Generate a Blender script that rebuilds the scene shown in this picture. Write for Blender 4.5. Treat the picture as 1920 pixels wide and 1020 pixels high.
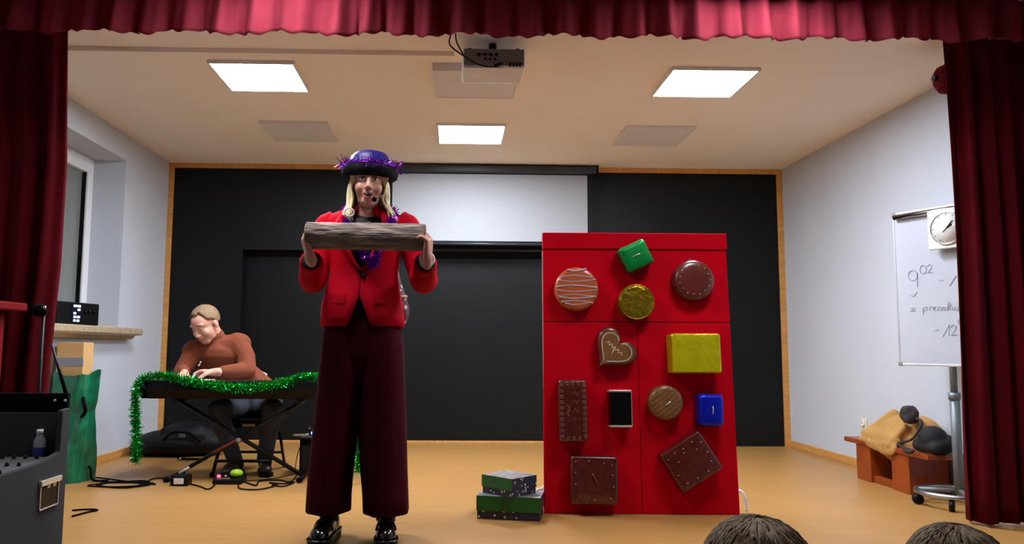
import bpy, bmesh, math, random
from mathutils import Vector, Matrix, Euler, Quaternion
random.seed(7)
for o in list(bpy.data.objects): bpy.data.objects.remove(o, do_unlink=True)
SC = bpy.context.scene
COL = SC.collection
R = math.radians
PI = math.pi

# ------------------------------------------------------------------ camera
CAM_H = 0.88          # eye height over the stage floor (stage floor is z = 0)
F_PX = 1440.0         # focal length in pixels of the 1920-wide frame
SHIFT = 80            # the photograph is cropped sideways by this many pixels
cam_d = bpy.data.cameras.new('camera')
cam = bpy.data.objects.new('camera', cam_d)
COL.objects.link(cam)
CROT = (Matrix.Rotation(-R(1.2), 3, 'Z') @ Matrix.Rotation(PI/2+R(5.65), 3, 'X') @ Matrix.Rotation(R(.37), 3, 'Z'))
cam.matrix_world = Matrix.Translation((0, 0, CAM_H)) @ CROT.to_4x4()
cam_d.sensor_width = 36
cam_d.lens = F_PX/1920*36
cam_d.shift_x = SHIFT/1920
cam_d.clip_start = .05
SC.camera = cam

# ------------------------------------------------------------------ world and exposure
w = bpy.data.worlds.new('night'); SC.world = w; w.use_nodes = True
w.node_tree.nodes['Background'].inputs[0].default_value = (.02, .022, .03, 1)
w.node_tree.nodes['Background'].inputs[1].default_value = .5
SC.view_settings.view_transform = 'Standard'
SC.view_settings.look = 'None'
SC.view_settings.gamma = 1
SC.view_settings.use_curve_mapping = False
SC.view_settings.exposure = 1.36
LAMP = 34.0           # radiance of a lit ceiling panel

# ------------------------------------------------------------------ surveying helper: photo pixel -> point on a plane of the room
def P(px, py, X=None, Y=None, Z=None, plane=None):
    d = CROT @ Vector(((px-960+SHIFT)/F_PX, -(py-510)/F_PX, -1))
    c = Vector((0, 0, CAM_H))
    if plane: p0, n = plane; t = (Vector(p0)-c).dot(n)/d.dot(n)
    elif X is not None: t = (X-c.x)/d.x
    elif Y is not None: t = (Y-c.y)/d.y
    else: t = (Z-c.z)/d.z
    return c+d*t

# ------------------------------------------------------------------ mesh helpers
class MB:
    def __init__(s): s.v = []; s.f = []; s.m = []
    def add(s, vs, fs, mi=0):
        n = len(s.v); s.v += [Vector(a) for a in vs]
        s.f += [tuple(i+n for i in f) for f in fs]; s.m += [mi]*len(fs); return s
    def box(s, lo, hi, M=None, mi=0):
        x0, y0, z0 = lo; x1, y1, z1 = hi
        vs = [Vector(a) for a in ((x0,y0,z0),(x1,y0,z0),(x1,y1,z0),(x0,y1,z0),(x0,y0,z1),(x1,y0,z1),(x1,y1,z1),(x0,y1,z1))]
        if M: vs = [M @ a for a in vs]
        return s.add(vs, [(0,3,2,1),(4,5,6,7),(0,1,5,4),(1,2,6,5),(2,3,7,6),(3,0,4,7)], mi)
    def cbox(s, c, sz, M=None, mi=0):
        c = Vector(c); h = Vector(sz)/2
        return s.box(c-h, c+h, M, mi)
    def loft(s, rings, cap=True, closed=True, mi=0, cap_end=None):
        n = len(rings[0]); base = []; fs = []
        vs = [p for r in rings for p in r]
        for i in range(len(rings)-1):
            for j in range(n if closed else n-1):
                k = (j+1) % n
                fs.append((i*n+j, i*n+k, (i+1)*n+k, (i+1)*n+j))
        if cap:
            fs.append(tuple(range(n))[::-1])
            fs.append(tuple((len(rings)-1)*n+j for j in range(n)))
        return s.add(vs, fs, mi)
    def tube(s, path, rad, n=8, M=None, closed=False, flat=1.0, mi=0):
        pts = [Vector(p) for p in path]
        if not isinstance(rad, (list, tuple)): rad = [rad]*len(pts)
        up = Vector((0, 0, 1)); rings = []; prev = None
        for i, p in enumerate(pts):
            if closed: t = pts[(i+1) % len(pts)]-pts[i-1]
            else: t = pts[min(i+1, len(pts)-1)]-pts[max(i-1, 0)]
            if t.length < 1e-9: t = Vector((0,0,1))
            t.normalize()
            if prev is None:
                a = up if abs(t.z) < .9 else Vector((1,0,0))
                u = t.cross(a).normalized()
            else:
                u = (prev-t*prev.dot(t))
                u = u.normalized() if u.length > 1e-6 else t.orthogonal().normalized()
            prev = u; w_ = t.cross(u)
            rings.append([p+(u*math.cos(2*PI*k/n)+w_*math.sin(2*PI*k/n)*flat)*rad[i] for k in range(n)])
        if closed: rings.append(rings[0])
        if M: rings = [[M @ q for q in r] for r in rings]
        return s.loft(rings, cap=not closed, mi=mi)
    def caps(s, a, b, ra, rb, n=12):
        """tapered capsule"""
        a = Vector(a); b = Vector(b); d = (b-a)
        if d.length < 1e-6: return s.ell(a, (ra,)*3)
        d.normalize()
        path = []; rad = []
        for k in range(5):
            t = PI/2*k/4; path.append(a-d*ra*math.cos(t)); rad.append(max(ra*math.sin(t), 1e-4))
        for k in range(5):
            t = PI/2*k/4; path.append(b+d*rb*math.sin(t)); rad.append(max(rb*math.cos(t), 1e-4))
        return s.tube(path, rad, n)
    def chain(s, pts, rads, n=12):
        for i in range(len(pts)-1): s.caps(pts[i], pts[i+1], rads[i], rads[i+1], n)
        return s
    def ell(s, c, r, M=None, nu=16, nv=10, mi=0):
        c = Vector(c); vs = []; fs = []
        for i in range(1, nv):
            for j in range(nu):
                a = PI*i/nv; b = 2*PI*j/nu
                q = Vector((r[0]*math.sin(a)*math.cos(b), r[1]*math.sin(a)*math.sin(b), r[2]*math.cos(a)))
                vs.append(q)
        top = len(vs); vs += [Vector((0,0,r[2])), Vector((0,0,-r[2]))]
        for i in range(nv-2):
            for j in range(nu):
                k = (j+1) % nu; fs.append((i*nu+j, (i+1)*nu+j, (i+1)*nu+k, i*nu+k))
        for j in range(nu):
            k = (j+1) % nu
            fs.append((top, j, k)); fs.append((top+1, (nv-2)*nu+k, (nv-2)*nu+j))
        if M: vs = [M @ (q+c) for q in vs]
        else: vs = [q+c for q in vs]
        return s.add(vs, fs, mi)
    def lathe(s, prof, c=(0,0,0), n=24, M=None, cap=True, mi=0):
        c = Vector(c)
        rings = [[c+Vector((r*math.cos(2*PI*k/n), r*math.sin(2*PI*k/n), z)) for k in range(n)] for r, z in prof]
        if M: rings = [[M @ q for q in r] for r in rings]
        return s.loft(rings, cap=cap, mi=mi)
    def prism(s, poly, z0, z1, M=None, mi=0):
        n = len(poly)
        vs = [Vector((x, y, z0)) for x, y in poly]+[Vector((x, y, z1)) for x, y in poly]
        if M: vs = [M @ q for q in vs]
        fs = [tuple(range(n))[::-1], tuple(range(n, 2*n))]+[(i, (i+1) % n, n+(i+1) % n, n+i) for i in range(n)]
        return s.add(vs, fs, mi)
    def mesh(s, name):
        me = bpy.data.meshes.new(name)
        me.from_pydata([tuple(q) for q in s.v], [], s.f)
        bm = bmesh.new(); bm.from_mesh(me)
        bmesh.ops.recalc_face_normals(bm, faces=bm.faces)
        bm.to_mesh(me); bm.free()
        return me
    def build(s, name, mat, parent=None, smooth=False, bevel=0, seg=2, local=False, solid=0, subsurf=0):
        me = s.mesh(name)
        mats = mat if isinstance(mat, (list, tuple)) else [mat]
        for m_ in mats: me.materials.append(m_)
        if len(mats) > 1:
            for p_, i in zip(me.polygons, s.m): p_.material_index = i
        return link(name, me, parent, smooth, bevel, seg, local, solid, subsurf)

INV = {}
def link(name, me, parent=None, smooth=False, bevel=0, seg=2, local=False, solid=0, subsurf=0):
    o = bpy.data.objects.new(name, me); COL.objects.link(o)
    if parent is not None:
        o.parent = parent
        inv = INV.get(parent.name)
        if inv is not None:
            if not local: me.transform(inv)
            INV[o.name] = inv
    if solid:
        m = o.modifiers.new('thick', 'SOLIDIFY'); m.thickness = solid; m.offset = 0
    if bevel:
        m = o.modifiers.new('edge', 'BEVEL'); m.width = bevel; m.segments = seg; m.limit_method = 'ANGLE'; m.angle_limit = R(40)
    if subsurf:
        m = o.modifiers.new('sub', 'SUBSURF'); m.levels = m.render_levels = subsurf
    if smooth:
        me.polygons.foreach_set('use_smooth', [True]*len(me.polygons))
    return o
def tag(o, label, cat, group=None):
    o['label'] = label; o['category'] = cat
    if group: o['group'] = group
    return o
def thing(name, label, cat, loc=(0,0,0), rot=(0,0,0), group=None):
    o = bpy.data.objects.new(name, None); COL.objects.link(o)
    o.empty_display_size = .05
    o.location = loc; o.rotation_euler = rot
    INV[o.name] = (Matrix.Translation(loc) @ Euler(rot).to_matrix().to_4x4()).inverted()
    return tag(o, label, cat, group)
def struct(o): o['kind'] = 'structure'; return o
def organic(mb, name, mat, parent, voxel=.006, smooth=4, fac=.5, subdiv=0):
    """weld overlapping volumes into one continuous skin"""
    me = mb.mesh(name)
    t = bpy.data.objects.new('tmp', me); COL.objects.link(t)
    m = t.modifiers.new('r', 'REMESH'); m.mode = 'VOXEL'; m.voxel_size = voxel; m.use_smooth_shade = True
    if smooth:
        m = t.modifiers.new('s', 'SMOOTH'); m.iterations = smooth; m.factor = fac
    dg = bpy.context.evaluated_depsgraph_get(); dg.update()
    me2 = bpy.data.meshes.new_from_object(t.evaluated_get(dg))
    bpy.data.objects.remove(t, do_unlink=True)
    me2.name = name; me2.materials.clear(); me2.materials.append(mat)
    return link(name, me2, parent, True)
def copy_tree(o, parent=None):
    c = o.copy(); COL.objects.link(c); c.parent = parent
    for ch in list(o.children): copy_tree(ch, c)
    return c
def sring(c, rx, ry, n=28, e=2.0, fold=None, U=Vector((1,0,0)), V=Vector((0,1,0))):
    """one ring of a loft: superellipse; fold(theta) scales the radius"""
    out = []
    for k in range(n):
        a = 2*PI*k/n; ca, sa = math.cos(a), math.sin(a)
        x = math.copysign(abs(ca)**(2/e), ca); y = math.copysign(abs(sa)**(2/e), sa)
        g = fold(a) if fold else 1
        out.append(Vector(c)+U*(x*rx*g)+V*(y*ry*g))
    return out
def spline(pts, n=8):
    """Catmull-Rom through points"""
    pts = [Vector(p) for p in pts]; out = []
    for i in range(len(pts)-1):
        p0 = pts[max(i-1, 0)]; p1 = pts[i]; p2 = pts[i+1]; p3 = pts[min(i+2, len(pts)-1)]
        for k in range(n):
            t = k/n
            out.append(.5*((2*p1)+(p2-p0)*t+(2*p0-5*p1+4*p2-p3)*t*t+(3*p1-p0-3*p2+p3)*t**3))
    out.append(pts[-1]); return out
def lerp(a, b, t): return a+(b-a)*t
def interp(tab, x):
    if x <= tab[0][0]: return tab[0][1]
    for (x0, y0), (x1, y1) in zip(tab, tab[1:]):
        if x <= x1: return lerp(y0, y1, (x-x0)/(x1-x0))
    return tab[-1][1]

# ------------------------------------------------------------------ materials
def lin(r, g, b):
    f = lambda c: c/12.92 if c <= .04045 else ((c+.055)/1.055)**2.4
    return (f(r/255), f(g/255), f(b/255))
def mat(name, rgb, rough=.6, metal=0, var=.12, scale=8, stretch=(1,1,1), bump=0, bscale=60, emit=None, estr=0, sheen=0, trans=0, alpha=1, spec=.5, coat=0, rgb2=None, detail=4, subs=0):
    m = bpy.data.materials.new(name); m.use_nodes = True
    nt = m.node_tree; b = nt.nodes['Principled BSDF']
    c = lin(*rgb)
    tc = nt.nodes.new('ShaderNodeTexCoord'); mp = nt.nodes.new('ShaderNodeMapping')
    mp.inputs['Scale'].default_value = stretch
    nt.links.new(tc.outputs['Object'], mp.inputs[0])
    nz = nt.nodes.new('ShaderNodeTexNoise'); nz.inputs['Scale'].default_value = scale; nz.inputs['Detail'].default_value = detail
    nt.links.new(mp.outputs[0], nz.inputs[0])
    mx = nt.nodes.new('ShaderNodeMix'); mx.data_type = 'RGBA'
    if rgb2: c1, c2 = c, lin(*rgb2)
    else: c1 = tuple(min(1, k*(1-var)) for k in c); c2 = tuple(min(1, k*(1+var)) for k in c)
    mx.inputs[6].default_value = (*c1, 1); mx.inputs[7].default_value = (*c2, 1)
    rp = nt.nodes.new('ShaderNodeMapRange'); rp.inputs[1].default_value = .3; rp.inputs[2].default_value = .7
    nt.links.new(nz.outputs[0], rp.inputs[0]); nt.links.new(rp.outputs[0], mx.inputs[0])
    nt.links.new(mx.outputs[2], b.inputs['Base Color'])
    b.inputs['Roughness'].default_value = rough; b.inputs['Metallic'].default_value = metal
    b.inputs['Specular IOR Level'].default_value = spec
    if sheen: b.inputs['Sheen Weight'].default_value = sheen; b.inputs['Sheen Roughness'].default_value = .4; b.inputs['Sheen Tint'].default_value = (*[min(1, k*3+.02) for k in c], 1)
    if coat: b.inputs['Coat Weight'].default_value = coat; b.inputs['Coat Roughness'].default_value = .15
    if trans: b.inputs['Transmission Weight'].default_value = trans
    if subs: b.inputs['Subsurface Weight'].default_value = subs; b.inputs['Subsurface Radius'].default_value = (.02, .008, .004)
    if emit:
        b.inputs['Emission Color'].default_value = (*lin(*emit), 1); b.inputs['Emission Strength'].default_value = estr
    if bump:
        bp = nt.nodes.new('ShaderNodeBump'); bp.inputs['Strength'].default_value = bump; bp.inputs['Distance'].default_value = .01
        n2 = nt.nodes.new('ShaderNodeTexNoise'); n2.inputs['Scale'].default_value = bscale
        nt.links.new(mp.outputs[0], n2.inputs[0]); nt.links.new(n2.outputs[0], bp.inputs['Height']); nt.links.new(bp.outputs[0], b.inputs['Normal'])
    return m
def dotted(name, base, dot, scale=40, size=.25, rough=.5, rgb3=None):
    """flat print of small light dots / stars on a plain ground"""
    m = mat(name, base, rough, var=.3, scale=15, rgb2=rgb3); nt = m.node_tree; b = nt.nodes['Principled BSDF']
    src = b.inputs['Base Color'].links[0].from_socket
    tc = next(n for n in nt.nodes if n.type == 'TEX_COORD')
    vo = nt.nodes.new('ShaderNodeTexVoronoi'); vo.inputs['Scale'].default_value = scale
    nt.links.new(tc.outputs['Object'], vo.inputs['Vector'])
    lt = nt.nodes.new('ShaderNodeMath'); lt.operation = 'LESS_THAN'; lt.inputs[1].default_value = size
    nt.links.new(vo.outputs['Distance'], lt.inputs[0])
    mx = nt.nodes.new('ShaderNodeMix'); mx.data_type = 'RGBA'; mx.inputs[7].default_value = (*lin(*dot), 1)
    nt.links.new(lt.outputs[0], mx.inputs[0]); nt.links.new(src, mx.inputs[6]); nt.links.new(mx.outputs[2], b.inputs['Base Color'])
    return m
def thin_cloth(m, amount, rgb):
    """let part of the light through a thin cloth"""
    nt = m.node_tree; b = nt.nodes['Principled BSDF']; out = next(n for n in nt.nodes if n.type == 'OUTPUT_MATERIAL')
    tr = nt.nodes.new('ShaderNodeBsdfTranslucent'); tr.inputs[0].default_value = (*lin(*rgb), 1)
    ms = nt.nodes.new('ShaderNodeMixShader'); ms.inputs[0].default_value = amount
    nt.links.new(b.outputs[0], ms.inputs[1]); nt.links.new(tr.outputs[0], ms.inputs[2]); nt.links.new(ms.outputs[0], out.inputs[0])
    return m
M = {}
M['ceil'] = mat('cream_ceiling_paint', (246, 236, 220), .9, var=.02, scale=3)
M['wall'] = mat('pale_grey_wall_paint', (198, 204, 212), .85, var=.02, scale=2, bump=.05, bscale=200)
M['floor'] = mat('honey_oak_laminate', (178, 132, 74), .38, var=.1, scale=3, stretch=(.6, 6, 1), rgb2=(169, 123, 67), detail=6, spec=.4)
M['hallfloor'] = mat('dark_hall_floor', (90, 70, 50), .6)
M['black'] = mat('black_wall_paint', (9, 13, 14), .5, var=.2, scale=2, spec=.25)
M['oak'] = mat('oak_trim', (205, 148, 78), .5, var=.15, scale=5, stretch=(1, 1, 8))
M['oakx'] = mat('oak_trim_across', (205, 148, 78), .5, var=.15, scale=5, stretch=(8, 1, 1))
M['lamp'] = mat('lit_diffuser', (255, 255, 255), .5, emit=(234, 242, 255), estr=LAMP, var=.01)
M['lampfront'] = mat('dimmed_lit_diffuser', (255, 255, 255), .5, emit=(244, 247, 255), estr=LAMP*.45, var=.01)
M['lampoff'] = mat('unlit_diffuser', (224, 221, 216), .5, var=.03)
M['lampframe'] = mat('white_lamp_frame', (225, 222, 216), .5, var=.02)
M['velvet'] = thin_cloth(mat('dark_red_velvet', (84, 4, 16), .85, var=.2, scale=4, sheen=.2, spec=.1), .06, (150, 10, 30))
M['valance'] = thin_cloth(mat('burgundy_valance_velvet', (98, 26, 38), .85, var=.2, scale=6, sheen=.3, spec=.1), .3, (190, 50, 70))
M['pvc'] = mat('white_window_frame', (236, 238, 240), .35, var=.02)
M['glass'] = mat('night_window_glass', (150, 156, 152), .25, var=.05, trans=.35)
M['sill'] = mat('beige_stone_sill', (176, 158, 128), .5, var=.2, scale=30)
M['whitescreen'] = mat('projection_screen_cloth', (160, 163, 166), .8, var=.01)
M['blackplastic'] = mat('black_plastic', (8, 8, 9), .5, var=.2, spec=.2)
M['blackmetal'] = mat('black_metal', (12, 12, 13), .4, metal=.2, var=.2, spec=.3)
M['blackmatte'] = mat('black_matte', (5, 5, 6), .9, var=.2, spec=.1)
M['greyplastic'] = mat('grey_plastic', (128, 124, 120), .5)
M['white'] = mat('white_plastic', (226, 224, 220), .4, var=.03)
M['chrome'] = mat('chrome', (205, 205, 208), .18, metal=1, var=.05)
M['steel'] = mat('brushed_steel', (170, 172, 174), .35, metal=1, var=.1)

# ================================================================== THE ROOM
XL, XR, YB, ZC = -2.65, 3.10, 7.10, 2.58     # left wall, right wall, back wall, ceiling
YF, YREAR, ZH = 3.38, -3.2, -.70             # stage front edge, rear of the hall, hall floor
struct(MB().box((XL-.4, YF, -.06), (XR+.1, YB+.3, 0)).build('floor', M['floor']))
struct(MB().box((XL-.1, YF+.02, ZH), (XR+.1, YF+.08, -.06)).build('stage_riser', mat('stage_riser_wood', (120, 84, 50), .5)))
struct(MB().box((XL-.4, YREAR-.1, ZH-.06), (XR+.1, YF+.1, ZH)).build('hall_floor', M['hallfloor']))
# the ceiling has a shallow raised field at the front left
cm = MB()
cm.box((XL-.1, 4.35, ZC), (XR+.1, YB+.3, ZC+.1))
cm.box((-.005, YREAR, ZC), (XR+.1, 4.35, ZC+.1))
cm.box((XL-.1, YREAR, ZC+.028), (-.005, 4.35, ZC+.1))
struct(cm.build('ceiling', M['ceil']))
# left wall with a window niche
NY0, NY1, NZ0, NZ1, NX = 4.5, 6.15, 1.0, 2.37, XL-.30
wl = MB()
wl.box((NX-.06, YREAR, ZH), (XL, NY0, ZC)); wl.box((NX-.06, NY1, 0), (XL, YB+.2, ZC))
wl.box((NX-.06, NY0, 0), (XL, NY1, NZ0)); wl.box((NX-.06, NY0, NZ1), (XL, NY1, ZC))
struct(wl.build('wall_left', M['wall']))
struct(MB().box((XR, YREAR, ZH), (XR+.1, YB+.3, ZC)).build('wall_right', M['wall']))
struct(MB().box((XL-.3, YREAR-.1, ZH), (XR+.1, YREAR, ZC)).build('wall_rear', mat('hall_rear_wall', (120, 112, 104), .9)))
# back wall, painted black inside an oak frame, with a shallow black recess
AX0, AX1, AZ, AD = -1.95, 2.40, 1.775, .16
wb = MB()
wb.box((XL-.1, YB, 0), (AX0, YB+.25, ZC)); wb.box((AX1, YB, 0), (XR, YB+.25, ZC))
wb.box((AX0, YB, AZ), (AX1, YB+.25, ZC)); wb.box((AX0, YB+AD, 0), (AX1, YB+.25, AZ))
struct(wb.build('wall_back', M['black']))
struct(MB().box((XL, YB-.03, ZC-.045), (XR, YB, ZC)).build('trim_1', M['oakx'], bevel=.004))
struct(MB().box((XL, YB-.03, 0), (XL+.045, YB, ZC-.045)).build('trim_2', M['oak'], bevel=.004))
struct(MB().box((XR-.05, YB-.03, 0), (XR, YB, ZC-.045)).build('trim_3', M['oak'], bevel=.004))
struct(MB().box((AX0, YB+AD-.016, 0), (AX1, YB+AD, .022)).build('baseboard_back', M['oakx'], bevel=.003))
struct(MB().box((XL, 4.1, 0), (XL+.018, YB-.03, .06)).build('baseboard_left', M['oak'], bevel=.003))
struct(MB().box((XR-.018, 4.1, 0), (XR, YB-.03, .06)).build('baseboard_right', M['oak'], bevel=.003))

# window in the niche: white casement frame, a pane, a handle
win = bpy.data.objects.new('window_1', None); COL.objects.link(win); struct(win); win.location = (NX, 5.3, NZ0); INV[win.name] = Matrix.Translation((NX, 5.3, NZ0)).inverted()
fr = MB(); t = .055
x0, x1 = NX-.02, NX+.045
fr.box((x0, NY0, NZ0), (x1, NY1, NZ0+t)); fr.box((x0, NY0, NZ1-t), (x1, NY1, NZ1))
fr.box((x0, NY1-t, NZ0+t), (x1, NY1, NZ1-t)); fr.box((x0, NY0, NZ0+t), (x1, NY0+t, NZ1-t))
fr.build('outer_frame', M['pvc'], win, bevel=.006)
for a, b in ((NY0+t, 5.36), (5.36, NY1-t)):
    sh = MB(); s_ = .075; X0, X1 = NX-.01, NX+.065
    sh.box((X0, a, NZ0+t), (X1, b, NZ0+t+s_)); sh.box((X0, a, NZ1-t-s_), (X1, b, NZ1-t))
    sh.box((X0, a, NZ0+t+s_), (X1, a+s_, NZ1-t-s_)); sh.box((X0, b-s_, NZ0+t+s_), (X1, b, NZ1-t-s_))
    sash = sh.build('sash', M['pvc'], win, bevel=.006)
    MB().box((NX+.012, a+s_, NZ0+t+s_), (NX+.02, b-s_, NZ1-t-s_)).build('pane', M['glass'], sash)
    ga = MB(); g = .008
    ga.box((NX+.02, b-s_-g, NZ0+t+s_), (NX+.05, b-s_, NZ1-t-s_)); ga.box((NX+.02, a+s_, NZ0+t+s_), (NX+.05, a+s_+g, NZ1-t-s_))
    ga.build('seal', M['blackplastic'], sash)
for yy in (5.44, 5.28):
    hd = MB(); hd.cbox((NX+.07, yy, 1.66), (.014, .03, .075))
    hd.tube(spline([(NX+.075, yy, 1.68), (NX+.125, yy, 1.69), (NX+.135, yy+.02, 1.66), (NX+.135, yy+.025, 1.54)], 5), .012, 8)
    hd.build('handle', M['pvc'], win, True)
sl = MB()
sl.box((NX+.0, NY0-.1, NZ0), (XL, NY1, NZ0+.02)); 
prof = [(XL, NZ0-.065), (XL+.05, NZ0-.065), (XL+.07, NZ0-.04), (XL+.12, NZ0-.035), (XL+.13, NZ0-.025), (XL+.13, NZ0+.012), (XL+.12, NZ0+.02), (XL, NZ0+.02)]
Mx = Matrix(((1,0,0,0),(0,0,1,0),(0,1,0,0),(0,0,0,1)))
sl.prism(prof, NY0-.1, NY1+.17, Mx)
sill = sl.build('window_sill', M['sill'], win, bevel=.003)

# ------------------------------------------------------------------ ceiling panels
COLS = [(-1.48, -.96), (-.135, .395), (1.31, 1.85)]
ROWS = [(2.9, 3.42), (4.46, 4.97), (5.69, 6.22)]
def panel(col, row, lit, label):
    (xa, xb), (ya, yb) = COLS[col], ROWS[row]
    if row == 0: xa, xb = (xa+.45, xb+.45) if col == 0 else (xa-.15, xb-.15)
    th = .022 if not (col == 1 and row == 1) else .05
    zc = ZC if not (col == 0 and row == 0) else ZC+.028
    o = thing('ceiling_lamp', label, 'lamp', ((xa+xb)/2, (ya+yb)/2, zc), group='square ceiling lamps')
    f = MB(); e = .014; z0, z1 = zc-th, zc
    f.box((xa, ya, z0), (xb, ya+e, z1)); f.box((xa, yb-e, z0), (xb, yb, z1)); f.box((xa, ya+e, z0), (xa+e, yb-e, z1)); f.box((xb-e, ya+e, z0), (xb, yb-e, z1))
    f.build('frame', M['lampframe'], o, bevel=.002)
    MB().box((xa+e, ya+e, z0+.004), (xb-e, yb-e, z1)).build('diffuser', (M['lampfront'] if row == 0 else M['lamp']) if lit else M['lampoff'], o)
    return o
panel(0, 1, 1, 'large lit square ceiling lamp above the windowed wall, front row left')
panel(2, 1, 1, 'large lit square ceiling lamp on the right, above the red board')
panel(1, 2, 1, 'lit square ceiling lamp in the middle, nearest the projection screen')
panel(1, 1, 0, 'unlit white ceiling lamp partly hidden behind the projector')
panel(0, 2, 0, 'unlit grey ceiling lamp left of the performer\'s hat')
panel(2, 2, 0, 'unlit grey ceiling lamp on the right, behind the lit one')
panel(0, 0, 1, 'lit ceiling lamp over the stage edge in front of the valance, left')
panel(2, 0, 1, 'lit ceiling lamp over the stage edge in front of the valance, right')
o = MB().box((XR-.12, 4.02, ZC-.012), (XR-.09, 4.62, ZC)).build('cable_duct', M['lampframe'])
tag(o, 'thin pale cable duct on the ceiling by the right curtain', 'cable duct')

# ------------------------------------------------------------------ projection screen
s = thing('projection_screen', 'white projection screen half rolled down on the black back wall', 'screen', (.35, YB-.08, 1.83))
SX0, SX1 = -.66, 1.325
h = MB(); h.box((SX0, YB-.14, 2.495), (SX1, YB-.03, ZC-.015)); h.build('housing', mat('dark_grey_screen_housing', (44, 47, 52), .35, var=.1), s, bevel=.012)
for x in (SX0-.012, SX1): MB().box((x, YB-.145, 2.49), (x+.012, YB-.028, ZC-.005)).build('end_cap', M['blackplastic'], s, bevel=.003)
MB().box((SX0+.02, YB-.082, 1.83), (SX1-.02, YB-.078, 2.5)).build('black_border', M['blackplastic'], s)
MB().box((SX0+.09, YB-.086, 1.862), (SX1-.085, YB-.0825, 2.488)).build('screen_cloth', M['whitescreen'], s)
MB().tube([(SX0+.02, YB-.08, 1.835), (SX1-.02, YB-.08, 1.835)], .014, 10).build('bottom_bar', mat('dark_screen_bar', (60, 64, 70), .3, metal=.5), s, True)

# ------------------------------------------------------------------ curtains
def pleats(name, xs, z_top, z_bot, y0, amp, material, nz=14, seed=1, edge=None, yfun=None, pl=.09, parent=None):
    rnd = random.Random(seed)
    x0, x1 = xs; n = int((x1-x0)/.011)+1
    # irregular phase
    ph = [0]
    for i in range(n): ph.append(ph[-1]+2*PI*.011/(pl*rnd.uniform(.55, 1.6)))
    rings = []
    for k in range(nz+1):
        t = k/nz; row = []
        for i in range(n+1):
            u = i/n; x = lerp(x0, x1, u)
            a = amp*(.45+.55*t)*(1+.3*math.sin(ph[i]*.31+1))
            y = y0+a*math.sin(ph[i])+.35*a*math.sin(2.3*ph[i]+1.7+t)
            zt = z_top(u) if callable(z_top) else z_top
            zb = z_bot(u, ph[i]) if callable(z_bot) else z_bot
            z = lerp(zt, zb, t)
            if edge: x += edge(t, u)
            x += .25*a*math.cos(ph[i])*t
            row.append(Vector((x, y+(yfun(t) if yfun else 0), z)))
        rings.append(row)
    m = MB(); m.loft(rings, cap=False, closed=False)
    return m.build(name, material, parent, True, solid=.004)
v = pleats('stage_valance', (XL+.03, XR-.03), ZC+.02, lambda u, p: 2.338+.028*u+.018*math.sin(p)+.009*math.sin(.37*p), 3.52, .036, M['valance'], seed=5, pl=.16, yfun=lambda t: -.02*t)
tag(v, 'gathered burgundy velvet valance across the top of the stage', 'valance')
lc = pleats('stage_curtain', (XL+.02, -2.085), ZC+.02, .015, 4.02, .05, M['velvet'], nz=20, seed=3, pl=.13, edge=lambda t, u: u*interp([(0, 0), (.3, .035), (.5, .03), (.7, .0), (1, -.01)], t))
tag(lc, 'dark red velvet stage curtain hanging on the left, beside the window', 'curtain')
rc = thing('stage_curtain', 'dark red velvet stage curtain hanging on the right, beside the flip chart', 'curtain', (2.9, 4.0, 0))
pleats('drape', (2.64, XR-.004), ZC, .015, 3.95, .05, M['velvet'], nz=20, seed=11, pl=.12, edge=lambda t, u: (1-u)*(.012*math.sin(5*t)), parent=rc)
b = MB(); c0 = P(1778, 147, Y=4.12)
b.lathe([(.005, -.09), (.05, -.075), (.075, -.03), (.08, .02), (.06, .06), (.01, .085)], c0, 10)
b.build('gathered_bunch', M['velvet'], rc, True)
b = MB(); b.tube([c0+Vector((-.06, .0, .0)), c0+Vector((-.085, 0, 0))], .018, 10); b.build('runner_knob', M['blackplastic'], rc)
b = MB(); b.tube([(2.80, 4.12, ZC-.02), (XR-.01, 4.12, ZC-.02)], .012, 8); b.build('curtain_rail', M['blackmetal'], rc)

# ================================================================== PROJECTOR
pj = thing('projector', 'grey ceiling projector seen from behind, hanging under the valance', 'projector', (.21, 4.18, ZC))
PX0, PX1, PY0, PY1, PZ0, PZ1 = .04, .385, 4.06, 4.32, 2.405, 2.512
MB().box((PX0, PY0, PZ0), (PX1, PY1, PZ1)).build('body', M['white'], pj, bevel=.012, seg=3)
bp = MB().box((PX0+.008, PY0-.006, PZ0+.012), (PX1-.008, PY0+.004, PZ1-.004)).build('connector_panel', mat('dark_connector_panel', (112, 108, 108), .6), pj, bevel=.003)
for i in range(4): MB().cbox((.13+i*.032, PY0-.008, 2.475), (.02, .008, .012)).build('socket', M['blackplastic'], bp)
for i in range(3): MB().cbox((.165+i*.026, PY0-.008, 2.45), (.014, .008, .01)).build('socket', M['blackplastic'], bp)
for i in range(4): MB().cbox((.3+i*.018, PY0-.008, 2.42), (.011, .008, .022)).build('vent_slot', M['blackplastic'], bp)
MB().lathe([(.03, 0), (.03, .02), (.012, .035)], (.2, 4.15, PZ1-.004), 16).build('mount_plate', M['blackplastic'], pj)
MB().tube([(.21, 4.17, PZ1), (.21, 4.17, ZC)], .022, 12).build('mount_pole', M['blackmetal'], pj, True)
for x in (.08, .345): MB().lathe([(.014, 0), (.014, .014), (.006, .018)], (x, 4.1, PZ1-.002), 10).build('foot', M['blackplastic'], pj)
ml = MB().box((PX0+.01, PY0+.0, PZ0-.004), (PX0+.22, PY0+.012, PZ0+.006)).build('lower_lip', M['white'], pj, bevel=.002)
ca = MB()
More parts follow.
